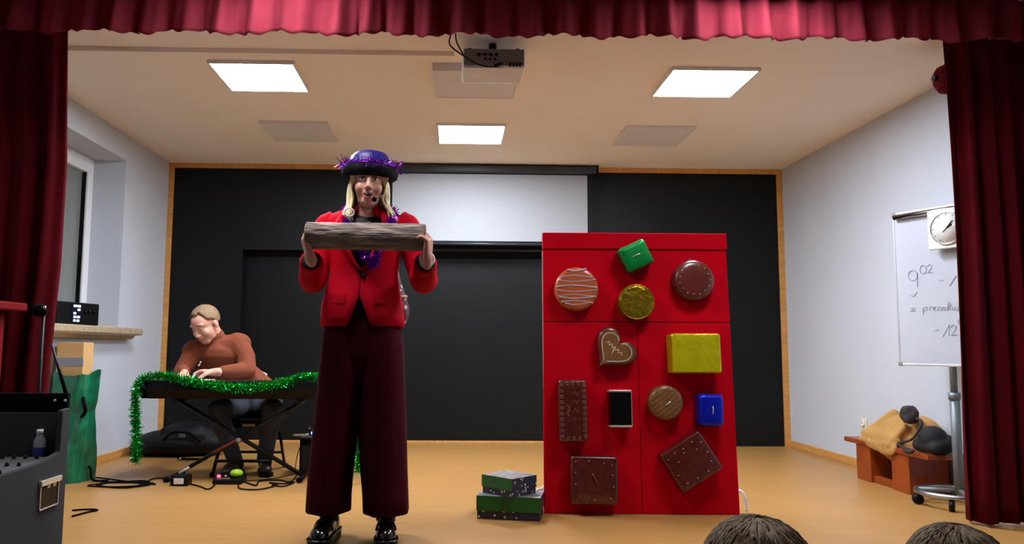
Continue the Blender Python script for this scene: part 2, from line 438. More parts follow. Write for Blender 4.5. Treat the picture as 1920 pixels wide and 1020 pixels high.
ca.tube(spline([(-.02, 4.02, ZC), (-.03, 4.03, 2.52), (.04, 4.03, 2.46), (.13, 4.02, 2.405), (.20, 4.02, 2.395), (.235, 4.03, 2.412), (.26, 4.05, 2.43)], 8), .0042, 6)
ca.build('cable', M['blackplastic'], pj, True)
ca = MB(); ca.tube(spline([(.0, 4.03, ZC), (.01, 4.035, 2.53), (.045, 4.05, 2.47)], 8), .0042, 6); ca.build('cable', M['blackplastic'], pj, True)
MB().tube([(.215, 4.02, 2.398), (.25, 4.035, 2.418)], .009, 8).build('plug', M['blackplastic'], pj, True)

# ================================================================== RED BOARD WITH THE CHOCOLATES
BC = Vector((1.022, 4.21, 0)); LEAN = math.atan(.10/1.55); BH = 1.535
brot = (-LEAN, 0, R(-1.2))
M['redcloth'] = mat('red_felt', (190, 0, 24), .9, var=.06, scale=5, bump=.08, bscale=300, spec=.08)
bd = thing('red_board', 'tall red fabric-covered board leaning on the stage, hung with giant chocolates', 'board', BC, brot)
HW = .524; TH = .03
def bpart(name, lo, hi, m, bev=.004): return MB().box(lo, hi).build(name, m, bd, bevel=bev, local=True)
SEAM = 1.03
def taper(z): return HW-.004*z
def quad_panel(name, u0, u1, z0, z1, y0, y1, m):
    # board edges taper very slightly towards the top
    k = lambda u, z: u*taper(z)
    vs = []
    for y in (y0, y1):
        for (u, z) in ((u0, z0), (u1, z0), (u1, z1), (u0, z1)): vs.append(Vector((k(u, z), y, z)))
    return MB().add(vs, [(0,1,2,3),(7,6,5,4),(0,4,5,1),(1,5,6,2),(2,6,7,3),(3,7,4,0)]).build(name, m, bd, bevel=.004, local=True)
quad_panel('upper_panel', -1, 1, SEAM+.002, BH-.02, -TH/2, TH/2, M['redcloth'])
quad_panel('lower_panel', -1, .002, .0, SEAM-.002, -TH/2+.001, TH/2, M['redcloth'])
quad_panel('lower_panel', .006, 1, .0, SEAM-.002, -TH/2, TH/2, M['redcloth'])
quad_panel('top_flap', -1.004, 1.004, BH-.092, BH, -TH/2-.012, TH/2+.008, M['redcloth'])
MB().box((-HW+.004, TH/2, .02), (HW-.004, TH/2+.012, BH-.1)).build('foam_backing', M['white'], bd, local=True)
for sx in (-1, 1):
    pt = [Vector((sx*(HW-.06), TH/2+.02, .5)), Vector((sx*(HW-.05), .07, .2)), Vector((sx*(HW+.0), .055, .125)), Vector((sx*(HW+.03), .045, .115)), Vector((sx*(HW+.048), .035, .08)), Vector((sx*(HW+.052), .03, .012))]
    MB().tube(spline(pt, 6), .009, 10).build('support_leg', M['white'], bd, True, local=True)
BM = Matrix.Translation(BC) @ Euler(brot).to_matrix().to_4x4()
BN = (BM.to_3x3() @ Vector((0, -1, 0)))
def onboard(px, py, off=0.0):
    """board coordinates (u along the board, v up) of a photo pixel, on the front face of a thing standing 'off' proud of the board"""
    p0 = BM @ Vector((0, -TH/2-off, 0))
    q = BM.inverted() @ P(px, py, plane=(p0, BN)); return q.x, q.z
def choc(name, label, px, py, thick, ang=0, cat='chocolate prop', off=None):
    u, v = onboard(px, py, thick)
    o = bpy.data.objects.new(name, None); COL.objects.link(o); o.empty_display_size = .05
    # local frame: x right, y up along the board, z out of the board
    L = Matrix(((1,0,0),(0,0,-1),(0,1,0))).to_4x4()
    Mw = BM @ Matrix.Translation((u, -TH/2-.001-(0 if v < BH-.18 else .0125), v)) @ L @ Matrix.Rotation(ang, 4, 'Z')
    o.location = Mw.to_translation(); o.rotation_euler = Mw.to_euler()
    INV[o.name] = Matrix.Identity(4)
    return tag(o, label, cat, 'giant chocolates on the red board')
def rbox(hw, hh, r, n=5):
    poly = []
    for cx, cy, a0 in ((hw-r, hh-r, 0), (-hw+r, hh-r, PI/2), (-hw+r, -hh+r, PI), (hw-r, -hh+r, 1.5*PI)):
        for k in range(n+1):
            a = a0+PI/2*k/n; poly.append((cx+r*math.cos(a), cy+r*math.sin(a)))
    return poly
def pillow(poly, th, edge=.014, wob=0, seed=0):
    """slab with rounded front edge; wob makes wrapped-foil unevenness"""
    rnd = random.Random(seed); m = MB(); rings = []
    cx = sum(p[0] for p in poly)/len(poly); cy = sum(p[1] for p in poly)/len(poly)
    mx = max(math.hypot(x-cx, y-cy) for x, y in poly)
    for z, ins in ((0, 0), (th-edge, 0), (th-edge*.45, edge*.25), (th-edge*.1, edge*.7), (th, edge*1.3), (th+.001, mx*.5)):
        k = (mx-ins)/mx
        rings.append([Vector((cx+(x-cx)*k+rnd.uniform(-wob, wob), cy+(y-cy)*k+rnd.uniform(-wob, wob), z+rnd.uniform(-wob, wob)*(0 < z < th-edge*.3))) for x, y in poly])
    m.loft(rings); return m
def circ(r, n=40): return [(r*math.cos(2*PI*k/n), r*math.sin(2*PI*k/n)) for k in range(n)]
def lines(parent, paths, r, m, name='icing_line', z=.0):
    for pth in paths:
        MB().tube(spline([(x, y, z) for x, y in pth], 5), r, 6).build(name, m, parent, True, local=True)
def dots(parent, pts, r, m, z, name='icing_dot'):
    for x, y in pts: MB().ell((x, y, z), (r, r*.8, r*.7), nu=8, nv=5).build(name, m, parent, True, local=True)
def tie(parent, x, y, z, ln, ang, m):
    c, s = math.cos(ang), math.sin(ang)
    MB().tube([(x-c*ln/2, y-s*ln/2, z-.004), (x-c*ln/4, y-s*ln/4, z+.005), (x+c*ln/4, y+s*ln/4, z+.005), (x+c*ln/2, y+s*ln/2, z-.004)], .003, 6).build('wrapper_tie', m, parent, True, local=True)
PXM = 4.15/1440            # metres per photo pixel at the board's distance
M['ginger'] = mat('caramel_brown_biscuit', (176, 84, 44), .3, var=.15, scale=25, coat=.3)
M['choc'] = mat('glossy_chocolate', (96, 36, 26), .3, var=.2, scale=20, coat=.3)
M['choc2'] = mat('dark_glossy_chocolate', (84, 28, 20), .25, var=.25, scale=25, coat=.5)
M['milk'] = mat('milk_chocolate', (124, 84, 46), .35, var=.2, scale=25, coat=.3)
M['icing'] = mat('grey_cream_icing', (170, 150, 150), .3, var=.1)
M['icing3'] = mat('tan_icing', (138, 100, 74), .3, var=.1)
M['icing2'] = mat('beige_icing', (208, 182, 160), .3, var=.1)
M['gold'] = mat('gold_foil', (150, 124, 20), .3, metal=.75, var=.25, scale=25, bump=.5, bscale=40)
M['yellow'] = mat('yellow_foil', (205, 196, 12), .32, metal=.35, var=.1, scale=12, bump=.35, bscale=25)
M['greenfoil'] = mat('green_foil', (0, 140, 62), .32, metal=.45, var=.15, bump=.2, bscale=15)
M['bluefoil'] = mat('blue_foil', (8, 30, 190), .3, metal=.4, var=.15, bump=.2, bscale=15)
M['silverline'] = mat('silver_foil_tie', (225, 225, 215), .25, metal=.6, var=.05)
# 1 striped biscuit
T = .07; r = 42*PXM
o = choc('striped_biscuit_prop', 'round caramel-brown biscuit with grey icing stripes on the red board', 1082, 541, T)
pillow(circ(r), T, .018).build('biscuit', M['ginger'], o, True, local=True)
for k, yy in enumerate((.82, .58, .34, .12, -.12, -.30, -.44, -.58, -.72)):
    hw_ = r*math.sqrt(max(0, .93**2-yy*yy)); dy = .08*r*(1 if k % 2 else -1)
    lines(o, [[(-hw_, yy*r-dy*.6), (-hw_*.3, yy*r+dy*.3), (hw_*.35, yy*r-dy*.1), (hw_, yy*r-dy)]], .0045 if k % 3 else .0068, M['icing'], z=T-.002)
dots(o, [(-.03, .05), (.04, .06), (-.02, -.012), (.05, -.05), (-.08, -.03), (.02, .012)], .004, M['choc'], T)
# 2 green sweet
T = .09; o = choc('wrapped_sweet_prop', 'tilted square sweet in green foil at the top of the red board', 1193, 479, T, R(25))
pillow(rbox(27*PXM, 25*PXM, .014), T, .02, .0015, 2).build('foil_wrapper', M['greenfoil'], o, True, local=True)
tie(o, 0, 0, T, .055, 0, M['silverline'])
# 3 gold coin
T = .08; o = choc('gold_coin_prop', 'round chocolate in crinkled gold foil below the green sweet', 1194, 566, T)
pillow([(x*(1+.012*(k % 2)), y*(1+.012*(k % 2))) for k, (x, y) in enumerate(circ(33.5*PXM, 44))], T, .014, .001, 4).build('foil_wrapper', M['gold'], o, False, local=True)
MB().tube([(32.5*PXM*math.cos(a*2*PI/44), 32.5*PXM*math.sin(a*2*PI/44), T-.008+.002*(a % 2)) for a in range(44)], .005, 6, closed=True).build('crimped_rim', M['gold'], o, True, local=True)
# 4 dotted round chocolate
T = .075; r = 40*PXM; o = choc('round_chocolate_prop', 'round dark chocolate with a ring of small dots, top right of the red board', 1303, 524, T)
pillow(circ(r), T, .03).build('chocolate', M['choc'], o, True, local=True)
dots(o, [(.74*r*math.cos(a*2*PI/15)*(1-.06*(a % 2)), .74*r*math.sin(a*2*PI/15)*(1-.06*(a % 2))) for a in range(15)]+[(-.3*r, .25*r), (-.32*r, -.18*r), (.05*r, -.33*r)], .0042, M['icing2'], T-.002)
MB().ell((-.12*r, r*.99, T*.5), (.006, .012, .006), nu=8, nv=6).build('hanging_loop', M['choc'], o, True, local=True)
# 5 heart
T = .07; o = choc('heart_chocolate_prop', 'tilted heart-shaped chocolate with beige icing on the red board', 1149, 659, T, R(-42))
hp = []
for k in range(60):
    a = 2*PI*k/60
    hp.append((16*math.sin(a)**3, 13*math.cos(a)-5*math.cos(2*a)-2*math.cos(3*a)-math.cos(4*a)))
sc = 84*PXM/32
hp = [(x*sc*1.02, (y+2)*sc*1.02) for x, y in hp]
pillow(hp[::-1], T, .02).build('chocolate', M['choc'], o, True, local=True)
fac = MB(); fac.prism([(x*.83, y*.83) for x, y in hp[::-1]], T-.002, T+.0035); fac.build('icing_face', M['milk'], o, local=True, bevel=.002)
lines(o, [[(x*.74, y*.74) for x, y in hp[4:27:3]], [(x*.74, y*.74) for x, y in hp[34:57:3]]], .0028, M['icing2'], z=T+.003)
lines(o, [[(-.06+.022*i, .01), (-.05+.022*i, .028), (-.04+.022*i, .012)] for i in range(5)], .0024, M['icing2'], z=T+.003)
tie(o, .0, 0, T+.004, .045, R(-70), M['silverline'])
# 6 yellow block
T = .11; o = choc('wrapped_block_prop', 'wide block in bright yellow foil on the right of the red board', 1306, 662, T, R(.5))
pillow(rbox(46*PXM, 36.5*PXM, .010, 4), T, .010, .002, 6).build('foil_wrapper', M['yellow'], o, False, local=True)
# 7 bar
T = .08; o = choc('chocolate_bar_prop', 'tall narrow chocolate bar edged with icing loops on the left of the red board', 1075, 770, T, R(.8))
pillow(rbox(26*PXM, 57*PXM, .014), T, .014).build('chocolate', M['choc2'], o, True, local=True)
lp = []
for i in range(10): lp += [(-.06, -.135+i*.03), (.06, -.135+i*.03)]
for i in range(3): lp += [(-.03+i*.03, -.145), (-.03+i*.03, .145)]
for x, y in lp:
    MB().tube([(x+.007*math.cos(a*PI/5), y+.007*math.sin(a*PI/5), T+.001) for a in range(10)], .002, 5, closed=True).build('icing_loop', M['icing3'], o, True, local=True)
lines(o, [[(.0, .085-i*.045), (.012, .10-i*.045), (.018, .082-i*.045), (.03, .098-i*.045)] for i in range(4)], .002, M['choc'], z=T+.001)
lines(o, [[(-.035, .03), (-.02, .01), (-.032, -.01), (-.022, -.03)]], .003, M['milk'], z=T+.001, name='wrapper_tie')
# 8 black praline with silver ends
T = .07; o = choc('black_praline_prop', 'small upright black praline with silver ends in the middle of the red board', 1164, 766, T)
MB().box((-20*PXM, -31*PXM, 0), (20*PXM, 31*PXM, T)).build('praline', mat('gloss_black_face', (8, 6, 7), .25, var=.2), o, bevel=.003, local=True)
for s_ in (-1, 1): MB().box((-20.5*PXM, s_*32.5*PXM-.005, 0), (20.5*PXM, s_*32.5*PXM+.005, T+.002)).build('silver_end', M['silverline'], o, bevel=.002, local=True)
MB().box((20*PXM, -31*PXM, 0), (20*PXM+.003, 31*PXM, T)).build('silver_side', M['silverline'], o, local=True)
# 9 small round with diagonal lines
T = .075; r = 32.5*PXM; o = choc('small_round_chocolate_prop', 'small round milk chocolate with diagonal icing lines, left of the blue sweet', 1250, 755, T)
pillow(circ(r), T, .02).build('chocolate', M['milk'], o, True, local=True)
c45, s45 = math.cos(R(38)), math.sin(R(38))
for d in (-.6, -.36, -.12, .12, .36, .6):
    q = r*math.sqrt(.85**2-d*d)
    lines(o, [[(-q*c45-d*r*s45, -q*s45+d*r*c45), (-.2*q*c45-d*r*s45, -.3*q*s45+d*r*c45), (q*c45-d*r*s45, q*s45+d*r*c45)]], .0026, M['choc'], z=T-.001)
tie(o, .008, -.004, T+.001, .04, R(38), M['silverline'])
# 10 blue sweet
T = .10; o = choc('blue_sweet_prop', 'rounded sweet in shiny blue foil at the right edge of the red board', 1335, 769, T, R(-1))
pillow(rbox(23*PXM, 30*PXM, .022), T, .024).build('foil_wrapper', M['bluefoil'], o, True, local=True)
tie(o, .004, .0, T+.001, .045, R(88), M['silverline'])
# 11 tilted square
T = .085; o = choc('tilted_square_chocolate_prop', 'large dark square chocolate turned on its corner, low on the red board', 1297, 866, T, R(32))
pillow(rbox(44*PXM, 40*PXM, .012), T, .012).build('chocolate', M['choc2'], o, True, local=True)
dots(o, [(-.1, .075), (-.05, .085), (.0, .08), (.06, .085), (.1, .06), (.1, 0), (.09, -.05), (.05, -.085), (-.02, -.085), (-.08, -.08), (-.1, -.02), (-.06, .035), (-.01, .06), (.06, .04)], .0038, M['icing2'], T)
# 12 flat square
T = .085; o = choc('square_chocolate_prop', 'large dark square chocolate hung straight in the bottom left corner of the red board', 1115, 901, T, R(-1))
pillow(rbox(43*PXM, 43*PXM, .012), T, .012).build('chocolate', M['choc2'], o, True, local=True)
dots(o, [(-.1, .095), (-.03, .10), (.05, .09), (.09, .08), (.095, .03), (.1, -.03), (.085, -.09), (-.03, -.09), (-.08, -.08), (-.1, -.02), (-.1, .04), (.0, -.10)], .0034, M['icing2'], T)
tie(o, .0, .012, T+.001, .06, R(-62), M['milk'])

# ================================================================== GIFT BOXES
M['stars'] = dotted('dark_blue_star_print', (38, 40, 66), (225, 220, 215), 38, .22)
M['greenpaper'] = mat('green_gift_paper', (4, 96, 36), .45, var=.15)
M['floral'] = mat('mottled_gift_paper', (60, 120, 110), .35, rgb2=(206, 170, 176), scale=22)
def gift(label, c, wd, dp, hh, rz, side_green):
    o = thing('gift_box', label, 'box', c, (0, 0, rz), group='gift boxes on the stage floor')
    m = MB().box((-wd/2, -dp/2, 0), (wd/2, dp/2, hh*.94)); m.build('box_base', M['stars'], o, local=True)
    e = .004; L = MB(); z0, z1 = hh*.36, hh
    x0, x1, y0, y1 = -wd/2-e, wd/2+e, -dp/2-e, dp/2+e
    vs = [(x0,y0,z0),(x1,y0,z0),(x1,y1,z0),(x0,y1,z0),(x0,y0,z1),(x1,y0,z1),(x1,y1,z1),(x0,y1,z1)]
    fs = [(0,1,5,4),(1,2,6,5),(2,3,7,6),(3,0,4,7),(4,5,6,7)]
    mi = [0, 1, 0, 1 if not side_green else 0, 2]
    for f, k in zip(fs, mi): L.add([vs[i] for i in f], [(0,1,2,3)], k)
    L.build('lid', [M['greenpaper'], M['stars'], M['floral']], o, local=True)
    return o
gift('larger green and star-patterned gift box at the bottom of the pair', (.315, 4.155, 0), .325, .21, .118, R(-12), False)
gift('smaller green and star-patterned gift box on top of the other', (.305, 4.155, .1185), .205, .19, .095, R(-46), False)

# ================================================================== FLIP CHART (right)
FA = Vector((2.775, 4.75, 0)); FDIR = Vector((.425, -.905, 0)).normalized(); FN = Vector((FDIR.y, -FDIR.x, 0))   # FN faces the audience side
if FN.dot(Vector((-1, -1, 0))) < 0: FN = -FN
FW = .64; fz0 = P(1672, 685, plane=(FA, FN)).z; fz1 = P(1672, 401, plane=(FA, FN)).z
fc = thing('flip_chart', 'white flip chart on a wheeled stand with faint handwriting, half behind the curtain', 'flip chart', (2.9, 4.47, 0))
FM = Matrix(((FDIR.x, 0, -FN.x, FA.x), (FDIR.y, 0, -FN.y, FA.y), (0, 1, 0, 0), (0, 0, 0, 1)))   # x along, y up, z into the board
M['wbd'] = mat('whiteboard_enamel', (186, 190, 200), .28, var=.015, scale=3)
M['alu'] = mat('pale_aluminium', (206, 208, 212), .35, metal=.6, var=.05)
M['grey_steel'] = mat('grey_painted_steel', (118, 126, 130), .4, metal=.3, var=.06)
MB().box((.012, fz0+.012, .002), (FW-.012, fz1-.012, .02), FM).build('writing_surface', M['wbd'], fc)
for lo, hi in (((0, fz0, 0), (.014, fz1, .024)), ((FW-.014, fz0, 0), (FW, fz1, .024)), ((.014, fz0, 0), (FW-.014, fz0+.014, .024)), ((.014, fz1-.014, 0), (FW-.014, fz1, .024))):
    MB().box(lo, hi, FM).build('frame_rail', M['alu'], fc, bevel=.003)
for x, y in ((0, fz0), (0, fz1-.02), (FW-.02, fz0), (FW-.02, fz1-.02)):
    MB().box((x-.003, y-.002, -.003), (x+.023, y+.022, .027), FM).build('corner_cap', M['greyplastic'], fc, bevel=.003)
MB().tube([FM @ Vector((.025, fz1-.03, -.016)), FM @ Vector((FW-.025, fz1-.03, -.016))], .017, 12).build('paper_clamp', M['chrome'], fc, True)
FC = Vector((2.885, 4.43, 0))
MB().tube([FC+Vector((.045, .04, .06)), FC+Vector((.045, .04, fz0-.16))], .026, 14).build('lower_pole', M['grey_steel'], fc, True)
MB().tube([FC+Vector((.045, .04, fz0-.17)), FC+Vector((.045, .04, fz0+.3))], .019, 14).build('upper_pole', M['grey_steel'], fc, True)
MB().tube([FC+Vector((.045, .04, fz0-.19)), FC+Vector((.045, .04, fz0-.15))], .032, 14).build('height_collar', M['grey_steel'], fc, True)
rr = .20
MB().tube([FC+Vector((rr*math.cos(a*2*PI/32), rr*math.sin(a*2*PI/32), .075)) for a in range(32)], .016, 10, closed=True).build('base_ring', M['steel'], fc, True)
for a in (20, 140, 260):
    MB().tube([FC+Vector((.045, .04, .078)), FC+Vector((rr*math.cos(R(a)), rr*math.sin(R(a)), .076))], .013, 8).build('base_spoke', M['grey_steel'], fc, True)
for a in (165, 230, 295, 60):
    c = FC+Vector((rr*math.cos(R(a)), rr*math.sin(R(a)), .03))
    w_ = MB(); w_.lathe([(.008, -.013), (.03, -.012), (.03, .012), (.008, .013)], (0, 0, 0), 16, Matrix.Translation(c) @ Matrix.Rotation(PI/2, 4, 'X') @ Matrix.Rotation(R(a), 4, 'Y'))
    cw = w_.build('caster', M['blackplastic'], fc, True)
    MB().tube([c+Vector((0, 0, .02)), c+Vector((0, 0, .05))], .011, 8).build('caster_stem', M['blackplastic'], cw, True)
# handwriting: pen strokes on the surface (surveyed on the sheet's own plane)
INK = mat('pale_grey_marker_ink', (138, 143, 156), .6, var=.1)
pl_ = (FA+FN*.0005, FN)
def zz(x, y): return P(1640+x*.3237, 370+y*.3235, plane=pl_)
def ello(cx, cy, rx, ry, a0=0, a1=360, n=14): return [(cx+rx*math.cos(R(lerp(a0, a1, k/n))), cy+ry*math.sin(R(lerp(a0, a1, k/n)))) for k in range(n+1)]
STROKES = [
 ello(220, 453, 26, 30)+[(247, 440), (248, 480), (246, 520)], [(205, 568), (225, 574), (246, 548)],
 ello(280, 418, 18, 25), [(302, 402), (316, 388), (330, 396), (326, 414), (304, 438), (334, 436)],
 [(370, 478), (397, 482)], [(433, 515), (472, 452)],
 [(206, 642), (232, 640), (208, 660), (240, 656)],
 [(280, 640), (280, 682)], [(280, 642), (300, 634), (304, 650), (282, 658)], [(318, 656), (318, 636), (332, 634)],
 [(336, 646), (352, 644), (350, 634), (338, 640), (342, 656), (356, 654)], [(362, 636), (378, 634), (362, 656), (380, 654)],
 [(386, 646), (400, 644), (398, 634), (386, 640), (390, 656), (404, 652)], ello(414, 645, 9, 9)+[(424, 606), (424, 656)],
 [(436, 608), (436, 656)], [(428, 634), (446, 624)], [(450, 634), (450, 652), (462, 654), (464, 634), (466, 656)], [(474, 634), (490, 632), (474, 656), (494, 652)], [(482, 622), (484, 618)],
 [(348, 772), (371, 770)], [(394, 808), (432, 738), (430, 802)], [(438, 758), (452, 738), (472, 746), (466, 770), (442, 800), (476, 796)], ello(494, 722, 11, 16)]
for st in STROKES:
    pts = [zz(x, y) for x, y in st]
    MB().tube(pts, .0013, 5, flat=1).build('pen_stroke', INK, fc)
# clock hung on the flip chart's top edge
ck = thing('wall_clock', 'square white clock with round dial at the top of the flip chart', 'clock', FM @ Vector((.4, fz1-.2, -.02)))
cc = P(1778, 428, plane=(FA+FN*.05, FN)); cl = FM.inverted() @ cc
S_ = .118
MB().box((cl.x-S_, cl.y-S_, -.06), (cl.x+S_, cl.y+S_, -.034), FM).build('clock_body', M['white'], ck, bevel=.006)
KM = FM @ Matrix.Translation((cl.x, cl.y, -.061))
MB().lathe([(.092, -.006), (.092, .004), (.084, .004)], (0, 0, 0), 40, KM).build('dial', mat('pale_clock_dial', (222, 222, 218), .12, var=.02, coat=.8), ck, True)
MB().tube([KM @ Vector((.094*math.cos(a*PI/20), .094*math.sin(a*PI/20), -.006)) for a in range(40)], .004, 6, closed=True).build('bezel', M['chrome'], ck, True)
for a, l_, w_ in ((R(48), .055, .004), (R(225), .03, .003), (R(30), .04, .005)):
    MB().tube([KM @ Vector((0, 0, -.009)), KM @ Vector((l_*math.cos(a), l_*math.sin(a), -.009))], w_*.6, 6).build('clock_hand', M['blackplastic'], ck)
for k in range(12):
    a = k*PI/6; MB().tube([KM @ Vector((.076*math.cos(a), .076*math.sin(a), -.0065)), KM @ Vector((.084*math.cos(a), .084*math.sin(a), -.0065))], .0015, 5).build('hour_mark', M['blackplastic'], ck)

# ================================================================== BENCH, COAT, HAT, SOCKET (right wall)
M['bench'] = mat('orange_varnished_wood', (142, 62, 22), .35, var=.2, scale=6, stretch=(8, 1, 1))
bx0, bx1, by0, by1, bz = 2.80, 3.07, 4.545, 5.52, .27
be = thing('bench', 'low orange-brown wooden bench against the right wall under a coat', 'bench', (2.94, 5.3, 0))
MB().box((bx0, by0, bz-.032), (bx1, by1, bz)).build('seat', M['bench'], be, bevel=.005)
MB().box((bx0+.012, 5.20, 0), (bx1-.01, 5.38, bz-.032)).build('leg_block', M['bench'], be, bevel=.004)
MB().box((bx0+.012, 4.76, 0), (bx1-.01, 4.95, bz-.032)).build('leg_block', M['bench'], be, bevel=.004)
MB().box((bx0+.03, 4.95, .0), (bx0+.07, 5.20, .045)).build('stretcher', M['bench'], be, bevel=.003)
MB().box((bx1-.05, 4.95, .0), (bx1-.02, 5.20, .06)).build('stretcher', M['bench'], be, bevel=.003)
M['coat'] = mat('tan_suede', (178, 134, 72), .9, var=.15, scale=8, bump=.25, bscale=30, sheen=.2)
M['fur'] = mat('dark_brown_fur', (52, 44, 44), .95, var=.35, scale=60, bump=.8, bscale=120)
ct = thing('coat', 'tan suede coat with dark fur trim lying folded on the bench', 'coat', (2.93, 5.03, bz))
cb = MB(); cb.ell((2.965, 5.06, bz+.03), (.135, .27, .165)); cb.ell((2.99, 4.92, bz+.05), (.11, .2, .15)); cb.ell((2.93, 5.24, bz+.02), (.14, .14, .09))
cb.ell((2.83, 5.10, bz+.04), (.05, .23, .06)); cb.ell((2.805, 5.06, bz+.0), (.028, .2, .05)); cb.ell((2.80, 4.98, bz-.02), (.022, .11, .045))
for k in range(7):
    y = 4.9+.055*k; cb.caps((2.79, y+.03, bz+.01), (2.87+.01*k, y-.02, bz+.13), .02, .024)
cb.caps((2.86, 5.25, bz+.07), (2.93, 5.10, bz+.19), .03, .035); cb.caps((2.84, 5.3, bz+.03), (2.9, 5.28, bz+.09), .03, .03)
organic(cb, 'coat_body', M['coat'], ct, .009, 2)
fb = MB(); fc0 = P(1704, 778, X=2.86)
for k in range(16):
    a = random.uniform(0, 2*PI); fb.ell(fc0+Vector((random.uniform(-.01, .02), .032*math.cos(a), .028*math.sin(a))), (.03, .032, .034), nu=10, nv=7)
organic(fb, 'fur_collar', M['fur'], ct, .007, 1)
fb = MB(); fb.tube(spline([P(1718, 784, X=2.845), P(1729, 791, X=2.835), P(1722, 808, X=2.815), P(1712, 822, X=2.795), P(1698, 828, X=2.775), P(1683, 831, X=2.768)], 6), .009, 8)
organic(fb, 'fur_trim', M['fur'], ct, .006, 1)
fb = MB(); fb.tube(spline([P(1684, 833, X=2.765), P(1694, 840, X=2.758), P(1704, 846, X=2.756), P(1714, 845, X=2.758)], 6), [.006, .007, .008, .009, .010, .011, .012, .014, .016, .018, .019, .02, .02, .019, .017, .015, .012, .010, .007], 8)
organic(fb, 'fur_cuff', M['fur'], ct, .006, 1)
hb = MB(); cw2 = lambda x, y, z: Vector((x+.02, y-.305, z))
hb.ell(cw2(2.86, 4.92, bz+.085), (.085, .08, .08)); hb.ell(cw2(2.88, 4.89, bz+.05), (.085, .075, .055)); hb.caps(cw2(2.81, 4.97, bz+.045), cw2(2.83, 4.85, bz+.04), .042, .035); hb.caps(cw2(2.84, 4.96, bz+.12), cw2(2.92, 4.86, bz+.085), .03, .03)
o = organic(hb, 'black_garment', mat('black_soft_cloth', (14, 13, 15), .8, var=.4, scale=12, sheen=.1), None, .009, 2)
tag(o, 'crumpled black garment on the near end of the wooden bench', 'clothing')
so = thing('power_socket', 'cream wall socket above the wooden bench', 'socket', (XR, 5.93, .3))
pz = P(1622, 797, X=XR)
MB().box((XR-.012, pz.y-.04, pz.z-.045), (XR, pz.y+.04, pz.z+.045)).build('cover_plate', mat('cream_plastic', (226, 214, 186), .4, var=.04), so, bevel=.004)
MB().lathe([(.022, 0), (.022, .012), (.014, .012), (.014, .004)], (0, 0, 0), 16, Matrix.Translation((XR-.012, pz.y, pz.z+.01)) @ Matrix.Rotation(-PI/2, 4, 'Y')).build('outlet', M['white'], so, True)
MB().box((XR-.018, pz.y-.02, pz.z-.055), (XR-.002, pz.y+.02, pz.z-.045)).build('lower_clip', M['greyplastic'], so)

# ================================================================== LEFT SIDE
# stereo on the window sill
sz = NZ0+.021
st = thing('stereo', 'black stereo with a glowing display on the window sill', 'stereo', (-2.68, 5.40, sz), (0, 0, R(-12)))
MB().box((-.10, -.22, 0), (.10, .20, .155)).build('case', M['blackplastic'], st, bevel=.008, local=True)
dm = mat('lit_display', (200, 225, 255), .4, emit=(190, 215, 255), estr=1.6, var=.3, scale=60)
dp = MB().box((.098, -.09, .014), (.104, .0, .145)).build('display', mat('display_glass', (20, 24, 40), .15), st, local=True)
for i in range(5):
    for j in range(2):
        if (i+j) % 4 != 3: MB().box((.104, -.075+j*.036+random.uniform(0, .01), .022+i*.025), (.1055, -.05+j*.036+random.uniform(0, .012), .036+i*.025)).build('lit_segment', dm, dp, local=True)
for k in range(3): MB().lathe([(.012, 0), (.012, .012), (.004, .014)], (0, 0, 0), 12, Matrix.Translation((.1, .05+.045*k, .095)) @ Matrix.Rotation(PI/2, 4, 'Y')).build('knob', M['blackmetal'], st, True, local=True)
MB().tube([(.0, .2, .1), (.0, .235, .1)], .004, 6).build('aerial_plug', M['blackmetal'], st, local=True)
o = MB().cbox((-2.66, 5.95, sz+.005), (.06, .10, .008)).build('notepad', mat('pale_green_paper', (196, 210, 140), .7), None, bevel=.002)
tag(o, 'pale green notepad lying on the window sill', 'notepad')
# carton standing in a green woven bag
bg = thing('woven_bag', 'tall crumpled green woven plastic bag by the left wall', 'bag', (-2.45, 5.2, 0))
M['greenbag'] = mat('green_woven_plastic', (18, 104, 70), .32, var=.4, scale=9, bump=1, bscale=11)
rnd = random.Random(4)
rings = []; NB = 40
for k in range(15):
    t_ = k/14; row = []
    for j in range(NB):
        a = 2*PI*j/NB
        x = math.copysign(abs(math.cos(a))**.55, math.cos(a)); y = math.copysign(abs(math.sin(a))**.55, math.sin(a))
        wob = 1+.05*math.sin(3*a+5*t_)+.04*math.sin(7*a-9*t_)+rnd.uniform(-.012, .012)
        pin = 1-.10*math.exp(-((t_-.62)/.06)**2)
        z = .70*t_+t_**6*(.014*math.sin(2*a+.6)+.008*math.sin(5*a))
        row.append(Vector((-2.495+x*.118*wob*pin, 5.2+y*.13*wob*pin, z)))
    rings.append(row)
m = MB(); m.loft(rings, cap=False); m.add(rings[0], [tuple(range(NB))]); m.build('bag_body', M['greenbag'], bg, False, solid=.003)
m = MB(); m.tube(spline([(-2.40, 5.1, .55), (-2.37, 5.06, .50), (-2.36, 5.06, .46), (-2.39, 5.08, .42)], 5), .012, 6); m.build('carry_handle', M['blackmatte'], bg, True)
m = MB(); m.tube(spline([(-2.37, 5.16, .10), (-2.355, 5.17, .07), (-2.35, 5.17, .02), (-2.30, 5.14, .007), (-2.23, 5.15, .007)], 5), .007, 6); m.build('loose_strap', M['blackmatte'], bg, True)
cx = thing('cardboard_box', 'cardboard box with grey tape standing in the green bag', 'box', (-2.50, 5.2, .35))
MB().box((-2.60, 5.13, .012), (-2.425, 5.27, .90)).build('carton', mat('plain_cardboard', (214, 170, 110), .85, var=.08), cx, bevel=.004)
MB().box((-2.601, 5.1285, .745), (-2.424, 5.1305, .80)).build('tape', mat('grey_tape', (138, 138, 144), .4), cx)
